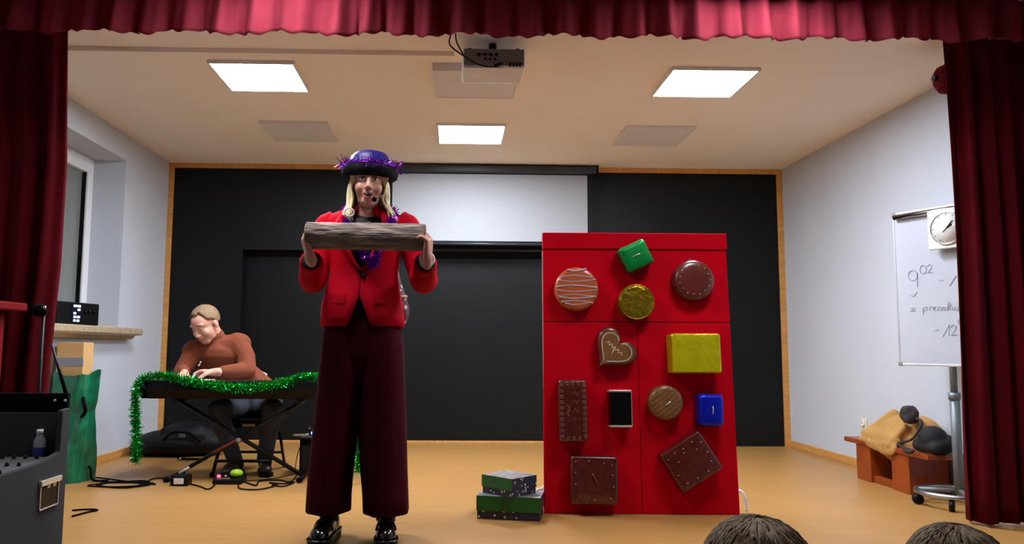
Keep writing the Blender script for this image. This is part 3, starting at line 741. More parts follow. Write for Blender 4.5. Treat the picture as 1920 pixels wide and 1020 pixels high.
# red-draped lectern in front of the left curtain
M['drape'] = mat('red_drape', (112, 6, 14), .85, var=.15, scale=5, spec=.15)
le = thing('draped_lectern', 'lectern draped in red cloth at the left edge of the stage', 'lectern', (-2.2, 3.66, 0))
MB().box((-2.56, 3.5, 1.045), (-2.10, 3.84, 1.085)).build('top_board', M['drape'], le, bevel=.008)
rings = []; n = 60
for k in range(9):
    t_ = k/8; row = []
    for j in range(n):
        a = 2*PI*j/n; x = math.copysign(abs(math.cos(a))**.4, math.cos(a)); y = math.copysign(abs(math.sin(a))**.4, math.sin(a))
        f_ = 1+.045*t_*math.sin(9*a)+.03*t_*math.sin(14*a+1)
        row.append(Vector((-2.33+x*.17*f_, 3.67+y*.13*f_, lerp(1.044, .004, t_))))
    rings.append(row)
m = MB(); m.loft(rings, cap=True); m.build('cloth_skirt', M['drape'], le, True)
# microphone stand
ms = thing('microphone_stand', 'slim black microphone stand in front of the left curtain', 'stand', (-1.83, 3.52, 0))
p1 = P(82, 582, Y=3.52); p0 = P(76, 735, Y=3.52)
bx = p1.x
MB().tube([(bx, 3.52, .03), (bx, 3.52, p1.z)], .008, 8).build('pole', M['blackmetal'], ms, True)
MB().ell((bx-.012, 3.51, p1.z), (.034, .03, .03)).build('clutch', M['blackmatte'], ms, True)
MB().ell((bx+.022, 3.485, p1.z+.012), (.008, .008, .008), nu=8, nv=6).build('clutch_screw', M['chrome'], ms, True)
for a in (80, 200, 320):
    MB().tube([(bx, 3.52, .12), (bx+.15*math.cos(R(a)), 3.52+.13*math.sin(R(a)), .012)], .008, 8).build('leg', M['blackmetal'], ms, True)
# mixer case standing on the hall floor in front of the stage
M['carpetcase'] = mat('dark_grey_case_carpet', (44, 45, 46), .95, var=.2, scale=180, bump=.3, bscale=300)
mc = thing('mixer_case', 'dark grey carpeted mixer rack case with metal latch in the left foreground', 'equipment case', (-1.9, 3.0, ZH))
CX1 = -1.594; CX0 = -2.45; cy0, cy1 = 2.72, 3.28
zt = P(150, 762, X=CX1).z; zf = P(6, 892, X=CX1).z; zm = P(108, 853, X=CX1).z; ym = P(112, 853, X=CX1).y; ys = P(118, 772, X=CX1).y
prof = [(cy0, ZH), (cy1, ZH), (cy1, zt), (ys, zt-.006), (ym, zm+.01), (lerp(ym, cy0, .25), zm-.012), (cy0, zf)]
YZ = Matrix(((0,0,1,0),(1,0,0,0),(0,1,0,0),(0,0,0,1)))
MB().prism(prof, CX1-.022, CX1, YZ).build('side_panel', M['carpetcase'], mc, bevel=.004)
MB().prism(prof, CX0, CX0+.022, YZ).build('side_panel', M['carpetcase'], mc, bevel=.004)
MB().box((CX0+.022, cy0, ZH), (CX1-.022, cy0+.02, zf-.01)).build('front_panel', M['carpetcase'], mc)
MB().box((CX0+.022, cy1-.02, ZH), (CX1-.022, cy1, zt-.02)).build('rear_panel', M['carpetcase'], mc)
MB().box((CX0+.022, cy1+.004, zt-.05), (P(130, 750, Y=3.3).x, cy1+.03, P(120, 737, Y=3.3).z)).build('open_lid', M['blackmatte'], mc, bevel=.003)
for px in (103, 122):
    c = P(px, 751, Y=cy1+.003); MB().ell(c, (.007, .004, .007), nu=8, nv=6).build('lid_rivet', M['chrome'], mc, True)
MB().tube([P(97, 648, Y=3.30), P(124, 738, Y=3.30)], [.005, .009], 8).build('lid_stay', M['blackmetal'], mc, True)
mixm = Matrix.Translation((0, 0, 0))
za, zb = zf-.02, zf+.015
mx_ = MB().add([(CX0+.03, cy0+.03, za), (CX1-.03, cy0+.03, za), (CX1-.03, ym-.03, zb), (CX0+.03, ym-.03, zb), (CX0+.03, cy0+.03, za-.05), (CX1-.03, cy0+.03, za-.05), (CX1-.03, ym-.03, zb-.05), (CX0+.03, ym-.03, zb-.05)], [(0,1,2,3),(7,6,5,4),(0,4,5,1),(1,5,6,2),(2,6,7,3),(3,7,4,0)]).build('mixer_panel', mat('grey_mixer_panel', (84, 84, 84), .5), mc)
for i in range(7):
    for j in range(4):
        t_ = j/3; y = lerp(cy0+.06, ym-.06, t_); z = lerp(za, zb, (y-cy0-.03)/(ym-cy0-.06))
        MB().lathe([(.008, -.002), (.007, .012), (.003, .014)], (CX1-.06-i*.045, y, z), 8).build('knob', M['blackplastic'], mx_, True)
MB().box((CX0+.022, ym, zf-.1), (CX1-.022, cy1-.02, zm-.05)).build('inner_shelf', M['blackmatte'], mc)
bt = P(12, 868, Y=2.98)
lt = MB(); q0 = P(73, 905, X=CX1); q1 = P(105, 945, X=CX1); ya, yb_ = q0.y, q1.y; z1_, z0_ = q0.z, q1.z
latch = MB().box((CX1, ya, z0_), (CX1+.006, yb_, z1_)).build('latch_dish', M['blackmetal'], mc, bevel=.002)
e = .005
for lo, hi in (((CX1, ya, z0_), (CX1+.009, yb_, z0_+e)), ((CX1, ya, z0_), (CX1+.009, ya+e, z1_)), ((CX1, yb_-e, z0_), (CX1+.009, yb_, z1_))):
    MB().box(lo, hi).build('latch_rim', M['silverline'], latch, bevel=.001)
MB().box((CX1+.002, ya-.006, z1_-.016), (CX1+.016, yb_+.008, z1_+.006)).build('latch_hook', M['silverline'], latch, bevel=.003)
for k in range(2): MB().box((CX1+.004, lerp(ya, yb_, .28+.3*k), z1_-.03), (CX1+.014, lerp(ya, yb_, .46+.3*k), z1_-.014)).build('latch_claw', M['steel'], latch, bevel=.002)
bo = MB(); bo.lathe([(.004, .0), (.022, .003), (.024, .02), (.024, .10), (.012, .12), (.011, .14), (.004, .141)], (CX1-.10, ym+.03, zm-.0495), 14)
o = thing('water_bottle', 'small clear water bottle standing inside the mixer case', 'bottle', (CX1-.10, ym+.03, zm-.0495))
bo.build('bottle_body', mat('clear_plastic', (200, 205, 215), .15, trans=.7), o, True)
MB().lathe([(.0245, .04), (.0245, .075)], (CX1-.10, ym+.03, zm-.0495), 14, cap=False).build('bottle_label', mat('blue_label', (30, 40, 120), .5), o, True)
MB().lathe([(.013, .128), (.013, .146), (.004, .147)], (CX1-.10, ym+.03, zm-.0495), 12).build('bottle_cap', M['white'], o, True)

# ================================================================== FIGURE TOOLS
M['skin'] = mat('skin', (206, 150, 128), .5, var=.06, scale=14, subs=.15)
M['skin2'] = mat('skin_fair', (214, 158, 134), .5, var=.06, scale=14, subs=.15)
M['eyewhite'] = mat('eye_white', (220, 215, 208), .2, var=.02)
M['iris'] = mat('eye_iris', (38, 30, 26), .2)
M['lip'] = mat('lips', (176, 72, 70), .4)
M['mouth'] = mat('mouth_inside', (40, 10, 10), .6)
def head_shape(mb, H, s=1.0, jaw=1.0):
    """H: matrix of the head; face looks along local -y, chin at z=-.115, crown at z=.118"""
    H = H @ Matrix.Scale(s, 4)
    E = lambda c, r, **k: mb.ell(c, r, H, 20, 14)
    E((0, .018, .035), (.074, .094, .083)); E((0, -.02, .03), (.066, .072, .07))
    E((0, -.028, -.025), (.058*jaw, .062, .075)); E((0, -.05, -.082), (.034*jaw, .034, .03))
    E((0, -.02, -.068), (.05*jaw, .05, .035))
    for sx in (-1, 1):
        E((sx*.036, -.058, -.025), (.026, .028, .03)); E((sx*.03, -.076, .034), (.024, .016, .009))
        E((sx*.076, .012, -.006), (.008, .02, .03)); E((sx*.011, -.098, -.032), (.009, .011, .008))
    for k in range(5):
        t = k/4; E((0, -.086-.02*t, .022-.05*t), (.009+.003*t, .012, .012))
    E((0, -.085, -.052), (.02, .012, .01)); E((0, -.082, -.075), (.02, .012, .008))
    mb.caps(H @ Vector((0, .03, -.04)), H @ Vector((0, .035, -.14)), .05*s, .052*s)
def face_parts(H, parent, s, brow, open_mouth=False, lids=False, skin=None):
    H = H @ Matrix.Scale(s, 4)
    for sx in (-1, 1):
        ey = MB().ell((sx*.030, -.079, .012), (.0125, .0105, .0085), H, 14, 10).build('eye', M['eyewhite'] if not lids else skin, parent, True)
        if not lids: MB().ell((sx*.030, -.0865, .012), (.0055, .0045, .0055), H, 10, 8).build('iris', M['iris'], ey, True)
        if not lids: MB().tube([H @ Vector((sx*.0165, -.089, .0185)), H @ Vector((sx*.03, -.0905, .0215)), H @ Vector((sx*.043, -.081, .0165))], .0022*s, 6).build('eyelid_line', M['iris'] if not lids else brow, ey, True)
        MB().tube(spline([H @ Vector((sx*.014, -.0895, .034)), H @ Vector((sx*.032, -.0905, .041)), H @ Vector((sx*.05, -.076, .036))], 4), .0036*s, 6).build('eyebrow', brow, parent, True)
    if open_mouth:
        MB().ell((0, -.0885, -.062), (.0165, .009, .0115), H, 16, 10).build('open_mouth', M['mouth'], parent, True)
        MB().tube([H @ Vector((.0185*math.cos(a*PI/10), -.0905+.009*abs(math.cos(a*PI/10))**2, -.062+.0135*math.sin(a*PI/10))) for a in range(20)], .0046*s, 8, closed=True).build('lips', M['lip'], parent, True)
    else:
        MB().tube(spline([H @ Vector((-.022, -.083, -.064)), H @ Vector((-.008, -.094, -.0625)), H @ Vector((.008, -.094, -.0625)), H @ Vector((.022, -.083, -.064))], 4), .0042*s, 8).build('lips', M['lip'], parent, True)
def hand_shape(mb, wrist, d, palm, thumb, curl=(20, 30, 25), spread=4, s=1.0, thumb_in=.3):
    """d: towards the fingers; palm: the way the palm faces; thumb: side the thumb leaves from"""
    Y = Vector(d).normalized(); Zv = -Vector(palm); Zv = (Zv-Y*Zv.dot(Y)).normalized(); X = Y.cross(Zv).normalized()
    if X.dot(Vector(thumb)) < 0: X = -X
    W = Vector(wrist); L = lambda x, y, z: W+(X*x+Y*y+Zv*z)*s
    mb.chain([L(0, -.03, 0), L(0, .01, 0)], [.024*s, .025*s])
    for x in (-.026, -.009, .009, .026): mb.chain([L(x*.6, .012, 0), L(x, .052, .002), L(x*1.08, .082, .003)], [.017*s, .0145*s, .0115*s])
    for i, (x, ln) in enumerate(((.031, .068), (.0105, .076), (-.0105, .07), (-.031, .054))):
        p = L(x, .084, .002); ang = 0; pts = [p]; sp = R(spread)*(1.5-i)
        for k, fr in enumerate((.46, .30, .24)):
            ang += R(curl[k])
            dv = (Y*math.cos(ang)*math.cos(sp)+X*math.sin(sp)*math.cos(ang)-Zv*math.sin(ang))
            p = p+dv*ln*fr*s; pts.append(p)
        mb.chain(pts, [.0100*s, .0092*s, .0085*s, .0072*s], 10)
    t0 = L(.02, .015, -.006); t1 = L(.044, .045, -.014-.02*thumb_in); t2 = L(.05, .075, -.022-.05*thumb_in); t3 = L(.046, .098, -.028-.08*thumb_in)
    mb.chain([t0, t1, t2, t3], [.016*s, .0125*s, .0108*s, .0085*s], 10)
def tinsel(parent, path, rad, per_m, m, seed=0, width=.0035, name='tinsel_strands', core=None):
    rnd = random.Random(seed); pts = [Vector(p) for p in path]
    seg = [(pts[i+1]-pts[i]).length for i in range(len(pts)-1)]; tot = sum(seg)
    mb = MB()
    for _ in range(int(tot*per_m)):
        d = rnd.uniform(0, tot); i = 0
        while i < len(seg)-1 and d > seg[i]: d -= seg[i]; i += 1
        p = pts[i].lerp(pts[i+1], min(1, d/max(seg[i], 1e-6))); t = (pts[i+1]-pts[i]).normalized()
        v = Vector((rnd.gauss(0, 1), rnd.gauss(0, 1), rnd.gauss(0, 1))); v = (v-t*v.dot(t)*.6).normalized()
        w_ = v.cross(Vector((rnd.gauss(0, 1), rnd.gauss(0, 1), rnd.gauss(0, 1)))).normalized()*width/2
        ln = rad*rnd.uniform(.55, 1.1); q = p+v*ln*.55; e = p+v*ln+Vector((rnd.gauss(0, 1), rnd.gauss(0, 1), rnd.gauss(0, 1)))*ln*.18
        w2 = (w_+v.cross(w_)*rnd.uniform(-.8, .8)).normalized()*width/2
        mb.add([p-w_*.5, p+w_*.5, q+w2, q-w2, e+w2*.7, e-w2*.7], [(0,1,2,3),(3,2,4,5)])
    o = mb.build(name, m, parent); o['kind'] = 'stuff'
    c = MB().tube(pts, .004, 6).build('core_string', core or m, parent, True)
    return o

# ================================================================== THE PERFORMER
YW = 3.64
wo = thing('person', 'performer in red jacket and wide dark red trousers holding up a log', 'person', (-.41, YW, 0))
W = lambda px, py, dy=0: P(px, py, Y=YW+dy)
M['jacket'] = mat('red_wool_jacket', (192, 2, 32), .85, var=.1, scale=6, spec=.1)
M['trousers'] = mat('dark_red_trousers', (58, 0, 15), .9, var=.15, scale=4, spec=.1)
M['tights'] = mat('black_tights', (12, 11, 12), .6)
M['blond'] = mat('blond_hair', (238, 214, 166), .45, var=.3, scale=40, stretch=(3, 3, .4))
M['hatblack'] = mat('black_hat_felt', (6, 5, 10), .8, spec=.2)
M['hatpurple'] = mat('violet_satin', (22, 10, 96), .45, var=.2, spec=.3)
M['purpletinsel'] = mat('purple_tinsel', (140, 34, 190), .2, metal=.9, var=.3, scale=60)
M['darktop'] = mat('dark_sequin_top', (9, 5, 12), .6, var=.6, scale=80, spec=.2)
M['patent'] = mat('black_patent_leather', (9, 9, 10), .15, var=.2, coat=.6)
HC = W(692, 350, -.05)
HCM = Matrix.Translation(HC) @ Euler((R(-4), R(2), R(5))).to_matrix().to_4x4()
body = MB(); head_shape(body, HCM, 1.02, 1.0)
waist = W(683, 560); chest = W(684, 470); neck = W(690, 402, -.005)
body.chain([W(676, 640), W(683, 560), W(684, 470), W(686, 430)], [.10, .08, .085, .075], 16)
body.chain([W(640, 420), W(735, 420)], [.055, .055]); body.caps(neck-Vector((0, 0, .08)), neck+Vector((0, -.01, .06)), .056, .047)
YLOG = 3.345
wl_ = P(581, 480, Y=YLOG-.005); wr_ = P(801, 484, Y=YLOG-.02)
el_ = W(591, 518, -.05); er_ = W(789, 519, -.05); sl_ = W(620, 420, .0); sr_ = W(757, 420, .0)
body.chain([sl_, el_, wl_], [.045, .038, .025]); body.chain([sr_, er_, wr_], [.045, .038, .025])
hand_shape(body, wl_, (-.30, -.08, 1), (.9, .35, .1), (0, 1, 0), (34, 40, 28), 6, .95, .6)
hand_shape(body, wr_, (.05, -.25, 1), (-.92, .3, 0), (0, 1, 0), (48, 50, 30), 6, .95, .6)
for a, b in (((640, 640), (618, 1000)), ((712, 640), (720, 1000))):
    k0 = W(*a); k1 = P(b[0], 975, Y=YW+.02); body.chain([k0, k0.lerp(k1, .5), Vector((k1.x, YW+.03, .10))], [.08, .055, .036])
organic(body, 'body', M['skin'], wo, .0048, 3)
face_parts(HCM, wo, 1.02, mat('blond_brow', (150, 118, 84), .7), open_mouth=True)
# inner top showing in the neckline
tp = MB(); rings = [sring(W(686, y)+Vector((0, -.0, 0)), rx, ry, 24) for y, rx, ry in ((600, .15, .115), (540, .14, .108), (480, .14, .112), (440, .14, .108), (418, .115, .09), (408, .075, .068))]
tp.loft(rings); tp.build('dark_top', M['darktop'], wo, True)
# jacket: an open-fronted shell
JR = [(613, 603, 757, .142), (595, 603.5, 756, .142), (576, 605, 754, .138), (558, 609, 751, .132), (540, 614, 748, .126), (520, 620, 745, .12), (500, 621, 746, .122), (480, 619, 749, .128), (460, 616, 753, .13), (440, 612, 758, .128), (425, 611, 760, .118), (413, 614, 758, .10), (405, 622, 750, .085), (398, 640, 734, .07)]
NOTCH = [(395, .062), (405, .085), (425, .09), (440, .085), (470, .062), (500, .026), (512, .0), (560, .0), (575, .012), (590, .02), (604, .034), (613, .046)]
def jring(row):
    y, L_, R_, ry = row; a = W(L_, y); b = W(R_, y); c = (a+b)/2; rx = (b-a).length/2
    return c, rx, ry
def jsurf(c, rx, ry, dx, out=0):
    t = max(-.98, min(.98, dx/rx)); return Vector((c.x+dx, c.y-(ry+out)*(1-abs(t)**2.4)**(1/2.4), c.z))
rings = []; NJ = 56
for row in JR:
    c, rx, ry = jring(row); wn = interp(NOTCH, row[0]); a0 = math.asin(min(.95, wn/rx)) if wn > 0 else .004
    rg = []
    for k in range(NJ):
        a = a0+(2*PI-2*a0)*k/(NJ-1)      # 0 = front centre
        sx, cy = math.sin(a), math.cos(a)
        x = math.copysign(abs(sx)**(2/2.4), sx); y = math.copysign(abs(cy)**(2/2.4), cy)
        wr = 1+.012*math.sin(5*a+row[0]*.05)+.008*math.sin(11*a-row[0]*.09)
        rg.append(Vector((c.x+x*rx, c.y-y*ry*wr, c.z)))
    rings.append(rg)
jk = MB(); jk.loft(rings, cap=False, closed=False)
jacket = jk.build('jacket', M['jacket'], wo, True, solid=.008)
def sleeve(sh, el, cu, name, sgn):
    p = spline([sh+Vector((-sgn*.03, 0, .02)), sh+Vector((sgn*.02, 0, -.03)), sh.lerp(el, .55)+Vector((sgn*.008, .01, 0)), el+Vector((sgn*.004, .0, .0)), el.lerp(cu, .3)+Vector((0, -.015, -.012)), el.lerp(cu, .72), cu], 6)
    n = len(p); rad = [interp([(0, .05), (.15, .068), (.35, .064), (.52, .066), (.65, .062), (.85, .054), (1, .05)], i/(n-1))*(1+.03*math.sin(i*1.9)) for i in range(n)]
    m = MB(); m.tube(p, rad, 18)
    s_ = m.build(name, M['jacket'], jacket, True)
    d = (p[-1]-p[-3]).normalized()
    MB().tube([cu-d*.001, cu+d*.004], [.044, .04], 16).build('cuff_lining', M['tights'], s_, True)
    return s_
sleeve(sl_, el_+Vector((-.004, .0, -.006)), wl_.lerp(el_, .22), 'sleeve', -1)
sleeve(sr_, er_+Vector((.008, .0, -.006)), wr_.lerp(er_, .24), 'sleeve', 1)
# lapels and pocket flaps
for sx in (-1, 1):
    q = []
    for y in range(404, 514, 9):
        row = (y, interp([(r_[0], r_[1]) for r_ in JR[::-1]], y), interp([(r_[0], r_[2]) for r_ in JR[::-1]], y), interp([(r_[0], r_[3]) for r_ in JR[::-1]], y))
        c, rx, ry = jring(row); wn = interp(NOTCH, y); wd = interp([(404, .02), (430, .05), (448, .066), (452, .05), (512, .004)], y)
        q.append([jsurf(c, rx, ry, sx*(wn-.004), .010), jsurf(c, rx, ry, sx*(wn+wd*.5), .014), jsurf(c, rx, ry, sx*(wn+wd), .006)])
    MB().loft(q, cap=False, closed=False).build('lapel', M['jacket'], jacket, True, solid=.006)
    row = (555, 610, 750, .131); c, rx, ry = jring(row); x0_ = sx*.075
    fl = MB(); a = [jsurf(c, rx, ry, sx*(.065+.018*k), .010) for k in range(5)]
    fl.loft([a, [p_-Vector((0, .004, .042)) for p_ in a]], cap=False, closed=False); fl.build('pocket_flap', M['jacket'], jacket, solid=.005)
c, rx, ry = jring((522, 620, 745, .121))
MB().lathe([(.011, -.003), (.012, .0), (.009, .004), (.002, .005)], (0, 0, 0), 14, Matrix.Translation(Vector((c.x+.012, c.y-ry-.010, c.z))) @ Matrix.Rotation(PI/2, 4, 'X')).build('button', M['blackplastic'], jacket, True)
for sx in (-1, 1):
    coll = MB(); q = []
    for k in range(9):
        a = R(lerp(25, 178, k/8))*sx; cN = W(688, 400); r0 = .066
        base = Vector((cN.x+math.sin(a)*r0*1.1, cN.y-math.cos(a)*r0, cN.z+.012*(k/8)))
        q.append([base+Vector((0, 0, .02)), base+Vector((math.sin(a)*.022, -math.cos(a)*.018, .008)), base+Vector((math.sin(a)*.045, -math.cos(a)*.035, -.028))])
    coll.loft(q, cap=False, closed=False).build('collar', M['jacket'], jacket, True, solid=.006)
# trousers
def leg_rings(rows, seed):
    out = []
    for i, (y, L_, R_, ry) in enumerate(rows):
        a = W(L_, y); b = W(R_, y); t = i/(len(rows)-1)
        f = lambda th, t=t: 1+t*(.035*math.cos(5*th+seed)+.02*math.cos(9*th+2*seed))
        out.append(sring((a+b)/2, (b-a).length/2/1.02, ry, 36, 2.3, f))
    hem = out[-1]; cen = sum(hem, Vector())/len(hem)
    out.append([cen+(p-cen)*.95 for p in hem]); out.append([cen+(p-cen)*.93+Vector((0, 0, .12)) for p in hem])
    return out
tr = MB()
tr.loft(leg_rings([(590, 613, 688, .115), (615, 609, 685, .125), (645, 603, 682, .138), (700, 598, 683, .145), (760, 592, 679, .15), (820, 586, 671, .155), (880, 580, 664, .16), (925, 577, 660, .165), (953, 575.5, 659, .168)], 1.0))
tr.loft(leg_rings([(590, 673, 748, .115), (615, 675, 752, .125), (645, 677, 758, .138), (700, 673, 760, .145), (760, 672, 762, .15), (820, 672.5, 764, .155), (880, 676, 765.5, .16), (925, 680, 767, .165), (956, 681, 768, .168)], 2.2))
hip = [sring((W(L_, y)+W(R_, y))/2, (W(R_, y)-W(L_, y)).length/2, ry, 36, 2.3) for y, L_, R_, ry in ((560, 626, 738, .105), (600, 614, 747, .115), (650, 605, 756, .132), (690, 604, 756, .12), (715, 615, 745, .09))]
tr.loft(hip); tr.build('trousers', M['trousers'], wo, True)
# shoes
for cx_, toe, an in ((612, (611, 1012), R(8)), (722, (722, 1012), R(-6))):
    base = P(cx_, 1012, Y=3.58); bx_ = base.x
    SM = Matrix.Translation((bx_, 3.60, 0)) @ Matrix.Rotation(-an, 4, 'Z')
    out = [(.0, .125), (.032, .118), (.041, .08), (.037, .02), (.044, -.05), (.052, -.10), (.05, -.14), (.036, -.168), (.0, -.178)]
    poly = [(x, y) for x, y in out]+[(-x, y) for x, y in out[-2:0:-1]]
    sole = MB(); sole.prism(poly, 0, .042, SM)
    shoe = sole.build('shoe', M['blackplastic'], wo, bevel=.006)
    up = MB(); up.ell((0, -.11, .055), (.045, .062, .042), SM, 20, 12); up.ell((0, -.06, .065), (.042, .07, .048), SM, 20, 12); up.ell((0, .0, .075), (.037, .06, .05), SM, 20, 12); up.ell((0, .07, .07), (.036, .05, .055), SM, 20, 12)
    up.box((-.034, -.06, .03), (.034, .09, .05), SM)
    organic(up, 'shoe_upper', M['patent'], shoe, .006, 4)
    welt = MB(); welt.tube([SM @ Vector((x*1.0, y*1.0, .043)) for x, y in poly], .004, 6, closed=True); welt.build('welt', M['patent'], shoe, True)
    st_ = MB(); st_.tube(spline([SM @ Vector((-.044, -.06, .065)), SM @ Vector((-.03, -.055, .10)), SM @ Vector((0, -.06, .113)), SM @ Vector((.03, -.055, .10)), SM @ Vector((.044, -.06, .065))], 5), .012, 8, flat=.5); st_.build('shoe_strap', M['patent'], shoe, True)
    sk = MB(); sk.tube([Vector((bx_, YW+.02, .19)), Vector((bx_, 3.63, .14)), SM @ Vector((0, .03, .09))], [.044, .042, .045], 16); sk.build('sock', M['tights'], wo, True)
# hair, hat, tinsel, headset
hr = MB(); rnd = random.Random(21)
def HV(x, y, z): return HCM @ Vector((x, y, z))
for k in range(110):
    a = R(rnd.uniform(62, 298)); side = math.sin(a)       # 0 = face direction
    if rnd.random() < .45: a = R(rnd.uniform(58, 95))*(1 if rnd.random() < .5 else -1); side = math.sin(a)
    r0 = .083; long_ = .0 if side < 0 else .02
    p0 = Vector((math.sin(a)*.076, .012-math.cos(a)*.09, .062)); p1 = Vector((math.sin(a)*(.088+rnd.uniform(0, .008)), .014-math.cos(a)*.088, -.01))
    p2 = Vector((math.sin(a)*(.086+rnd.uniform(-.006, .012)), .01-math.cos(a)*.075, -.075)); e_ = .095+rnd.uniform(-.015, .02)+(.028 if side > .5 else 0)
    p3 = Vector((math.sin(a)*e_, .0-math.cos(a)*.06-.01, -.135-rnd.uniform(0, .03)))
    p4 = Vector((math.sin(a)*(e_+rnd.uniform(-.02, .012)), -.01-math.cos(a)*.05, -.165-rnd.uniform(0, .03)-long_))
    pp = spline([HV(*p0), HV(*p1), HV(*p2), HV(*p3), HV(*p4)], 5); n = len(pp)
    hr.tube(pp, [.011*interp([(0, .7), (.4, 1), (.8, .8), (1, .15)], i/(n-1)) for i in range(n)], 6, flat=.6)
for k in range(26):
    x0_ = rnd.uniform(-.062, .062); s_ = 1 if x0_ > -.01 else -1
    pp = spline([HV(x0_*.9, -.078, .085), HV(x0_+s_*.012, -.091+abs(x0_)*.35, .066), HV(s_*max(abs(x0_)+.028, .058), -.062, .035), HV(s_*.076, -.03, -.01)], 5); n = len(pp)
    hr.tube(pp, [.005*interp([(0, 1), (.7, .9), (1, .2)], i/(n-1)) for i in range(n)], 5, flat=.6)
cap_ = MB(); hr.ell((0, .022, .03), (.082, .096, .09), HCM, 20, 12)
hr.build('hair', M['blond'], wo, True)
hat = thing('bowler_hat', 'black and violet bowler hat trimmed with purple tinsel on the performer\'s head', 'hat', HC+Vector((0, 0, .07)))
HT = HCM @ Matrix.Translation((0, .015, .063)) @ Euler((R(6), 0, 0)).to_matrix().to_4x4()
MB().lathe([(.1045, -.012), (.106, .02), (.103, .05), (.093, .082), (.07, .104), (.035, .114), (.004, .117)], (0, 0, 0), 36, HT).build('crown', M['hatpurple'], hat, True)
MB().lathe([(.100, -.022), (.118, -.024), (.130, -.016), (.136, .006), (.135, .03), (.128, .032), (.126, .010), (.118, -.008), (.104, -.012)], (0, 0, 0), 40, HT, cap=False).build('brim', M['hatblack'], hat, True)
MB().lathe([(.1065, -.01), (.108, .03)], (0, 0, 0), 36, HT, cap=False).build('hat_band', M['hatblack'], hat, True)
tinsel(hat, [HT @ Vector((.125*math.cos(a*PI/20), .125*math.sin(a*PI/20), .036)) for a in range(41)], .036, 900, M['purpletinsel'], 3, .004)
nk = W(690, 404, -.01)
sc_ = thing('tinsel_garland', 'purple tinsel garland around the performer\'s neck', 'garland', nk)
pth = spline([W(697, 500, -.135), W(672, 460, -.14), W(652, 425, -.13), W(646, 404, -.07), W(652, 392, .03), W(690, 388, .085), W(728, 392, .03), W(737, 404, -.07), W(726, 425, -.13), W(712, 460, -.14), W(699, 502, -.137)], 6)
tinsel(sc_, pth, .028, 2200, M['purpletinsel'], 8, .0045)
hs = thing('headset_microphone', 'black headset microphone beside the performer\'s mouth', 'microphone', HC)
MB().ell(HV(.030, -.104, -.088), (.0125, .0125, .0125)).build('foam_ball', M['blackmatte'], hs, True)
MB().tube(spline([HV(.030, -.104, -.088), HV(.05, -.088, -.072), HV(.072, -.045, -.04), HV(.083, .0, -.005)], 6), .0024, 6).build('boom', M['blackmetal'], hs, True)
MB().tube(spline([HV(.083, .0, -.01), HV(.088, .02, .025), HV(.085, .035, .0)], 6), .003, 6).build('ear_hook', M['blackmetal'], hs, True)
er = MB(); ec = W(655, 398, -.125); er.tube([ec+Vector((.021*math.cos(a*PI/10), .004*math.cos(a*PI/10), .019*math.sin(a*PI/10))) for a in range(20)], .003, 8, closed=True)
er.build('hoop_earring', mat('pale_hoop', (225, 220, 225), .3), wo, True)
br = MB(); bd_ = (er_-wr_).normalized(); bc_ = wr_+bd_*.012
u_ = bd_.orthogonal().normalized(); v_ = bd_.cross(u_)
br.tube([bc_+(u_*math.cos(a*PI/10)+v_*math.sin(a*PI/10))*.030 for a in range(20)], .006, 8, closed=True); br.build('bracelet', mat('white_bracelet', (230, 228, 226), .4), wo, True)
# the log
lg = thing('log', 'short bark-covered log held up in both hands of the performer', 'log', P(686, 443, Y=YLOG))
la = P(576, 441, Y=YLOG); lb = P(797, 446, Y=YLOG); ax = (lb-la).normalized(); rnd = random.Random(9)
M['bark'] = mat('grey_brown_bark', (74, 52, 43), .9, rgb2=(172, 154, 142), scale=7, stretch=(1.2, 7, 7), bump=.9, bscale=14, detail=8)
M['endgrain'] = mat('cut_wood', (176, 128, 84), .8, var=.2, scale=20)
ux = ax.cross(Vector((0, 0, 1))).normalized(); vx = ux.cross(ax)
rings = []; NL = 40
for i in range(50):
    t = i/49; c = la.lerp(lb, t); row = []
    for j in range(NL):
        a = 2*PI*j/NL
        g = 1+.018*math.sin(3*a+t*4)+.02*math.sin(7*a+3*math.sin(t*9))+.014*math.sin(15*a+t*25)+rnd.uniform(-.012, .012)
        row.append(c+(ux*math.cos(a)+vx*math.sin(a))*.0585*g*(1+.03*t))
    rings.append(row)
MB().loft(rings, cap=True).build('bark', M['bark'], lg, True)
for p_, s_ in ((la, -1), (lb, 1)): MB().tube([p_, p_+ax*s_*.004], [.054, .053], 28).build('cut_end', M['endgrain'], lg)
for t, a in ((.52, 1.4), (.86, 1.2), (.12, 2.0)): 
    c = la.lerp(lb, t); MB().ell(c+(ux*math.cos(a)+vx*math.sin(a))*.056, (.013, .009, .009), nu=10, nv=7).build('knot', M['bark'], lg, True)
# patterned bag hanging behind the hip
M['plaid'] = dotted('patchwork_print', (34, 32, 44), (222, 216, 220), 34, .33, .7, (150, 80, 96))
sb = thing('patterned_bag', 'small black, white and pink patterned bag behind the performer\'s hip', 'bag', W(755, 570, .14))
rings = []
for y, L_, R_, ry in ((508, 735, 747, .02), (530, 728, 752, .03), (550, 722, 759, .042), (575, 720, 767, .048), (595, 722, 766, .045), (606, 730, 760, .03), (612, 738, 752, .01)):
    a = W(L_, y, .17); b = W(R_, y, .17); rings.append(sring((a+b)/2, (b-a).length/2, ry, 20, 2.2))
m = MB(); m.loft(rings); m.build('bag_body', M['plaid'], sb, True)
m = MB(); a = W(728, 556, .12); b = W(762, 556, .12); m.tube([a+Vector((0, .01, 0)), (a+b)/2+Vector((.005, -.006, 0)), b+Vector((0, .03, 0))], .007, 8); m.build('gold_clasp', mat('tan_leather_band', (176, 132, 72), .5), sb, True)
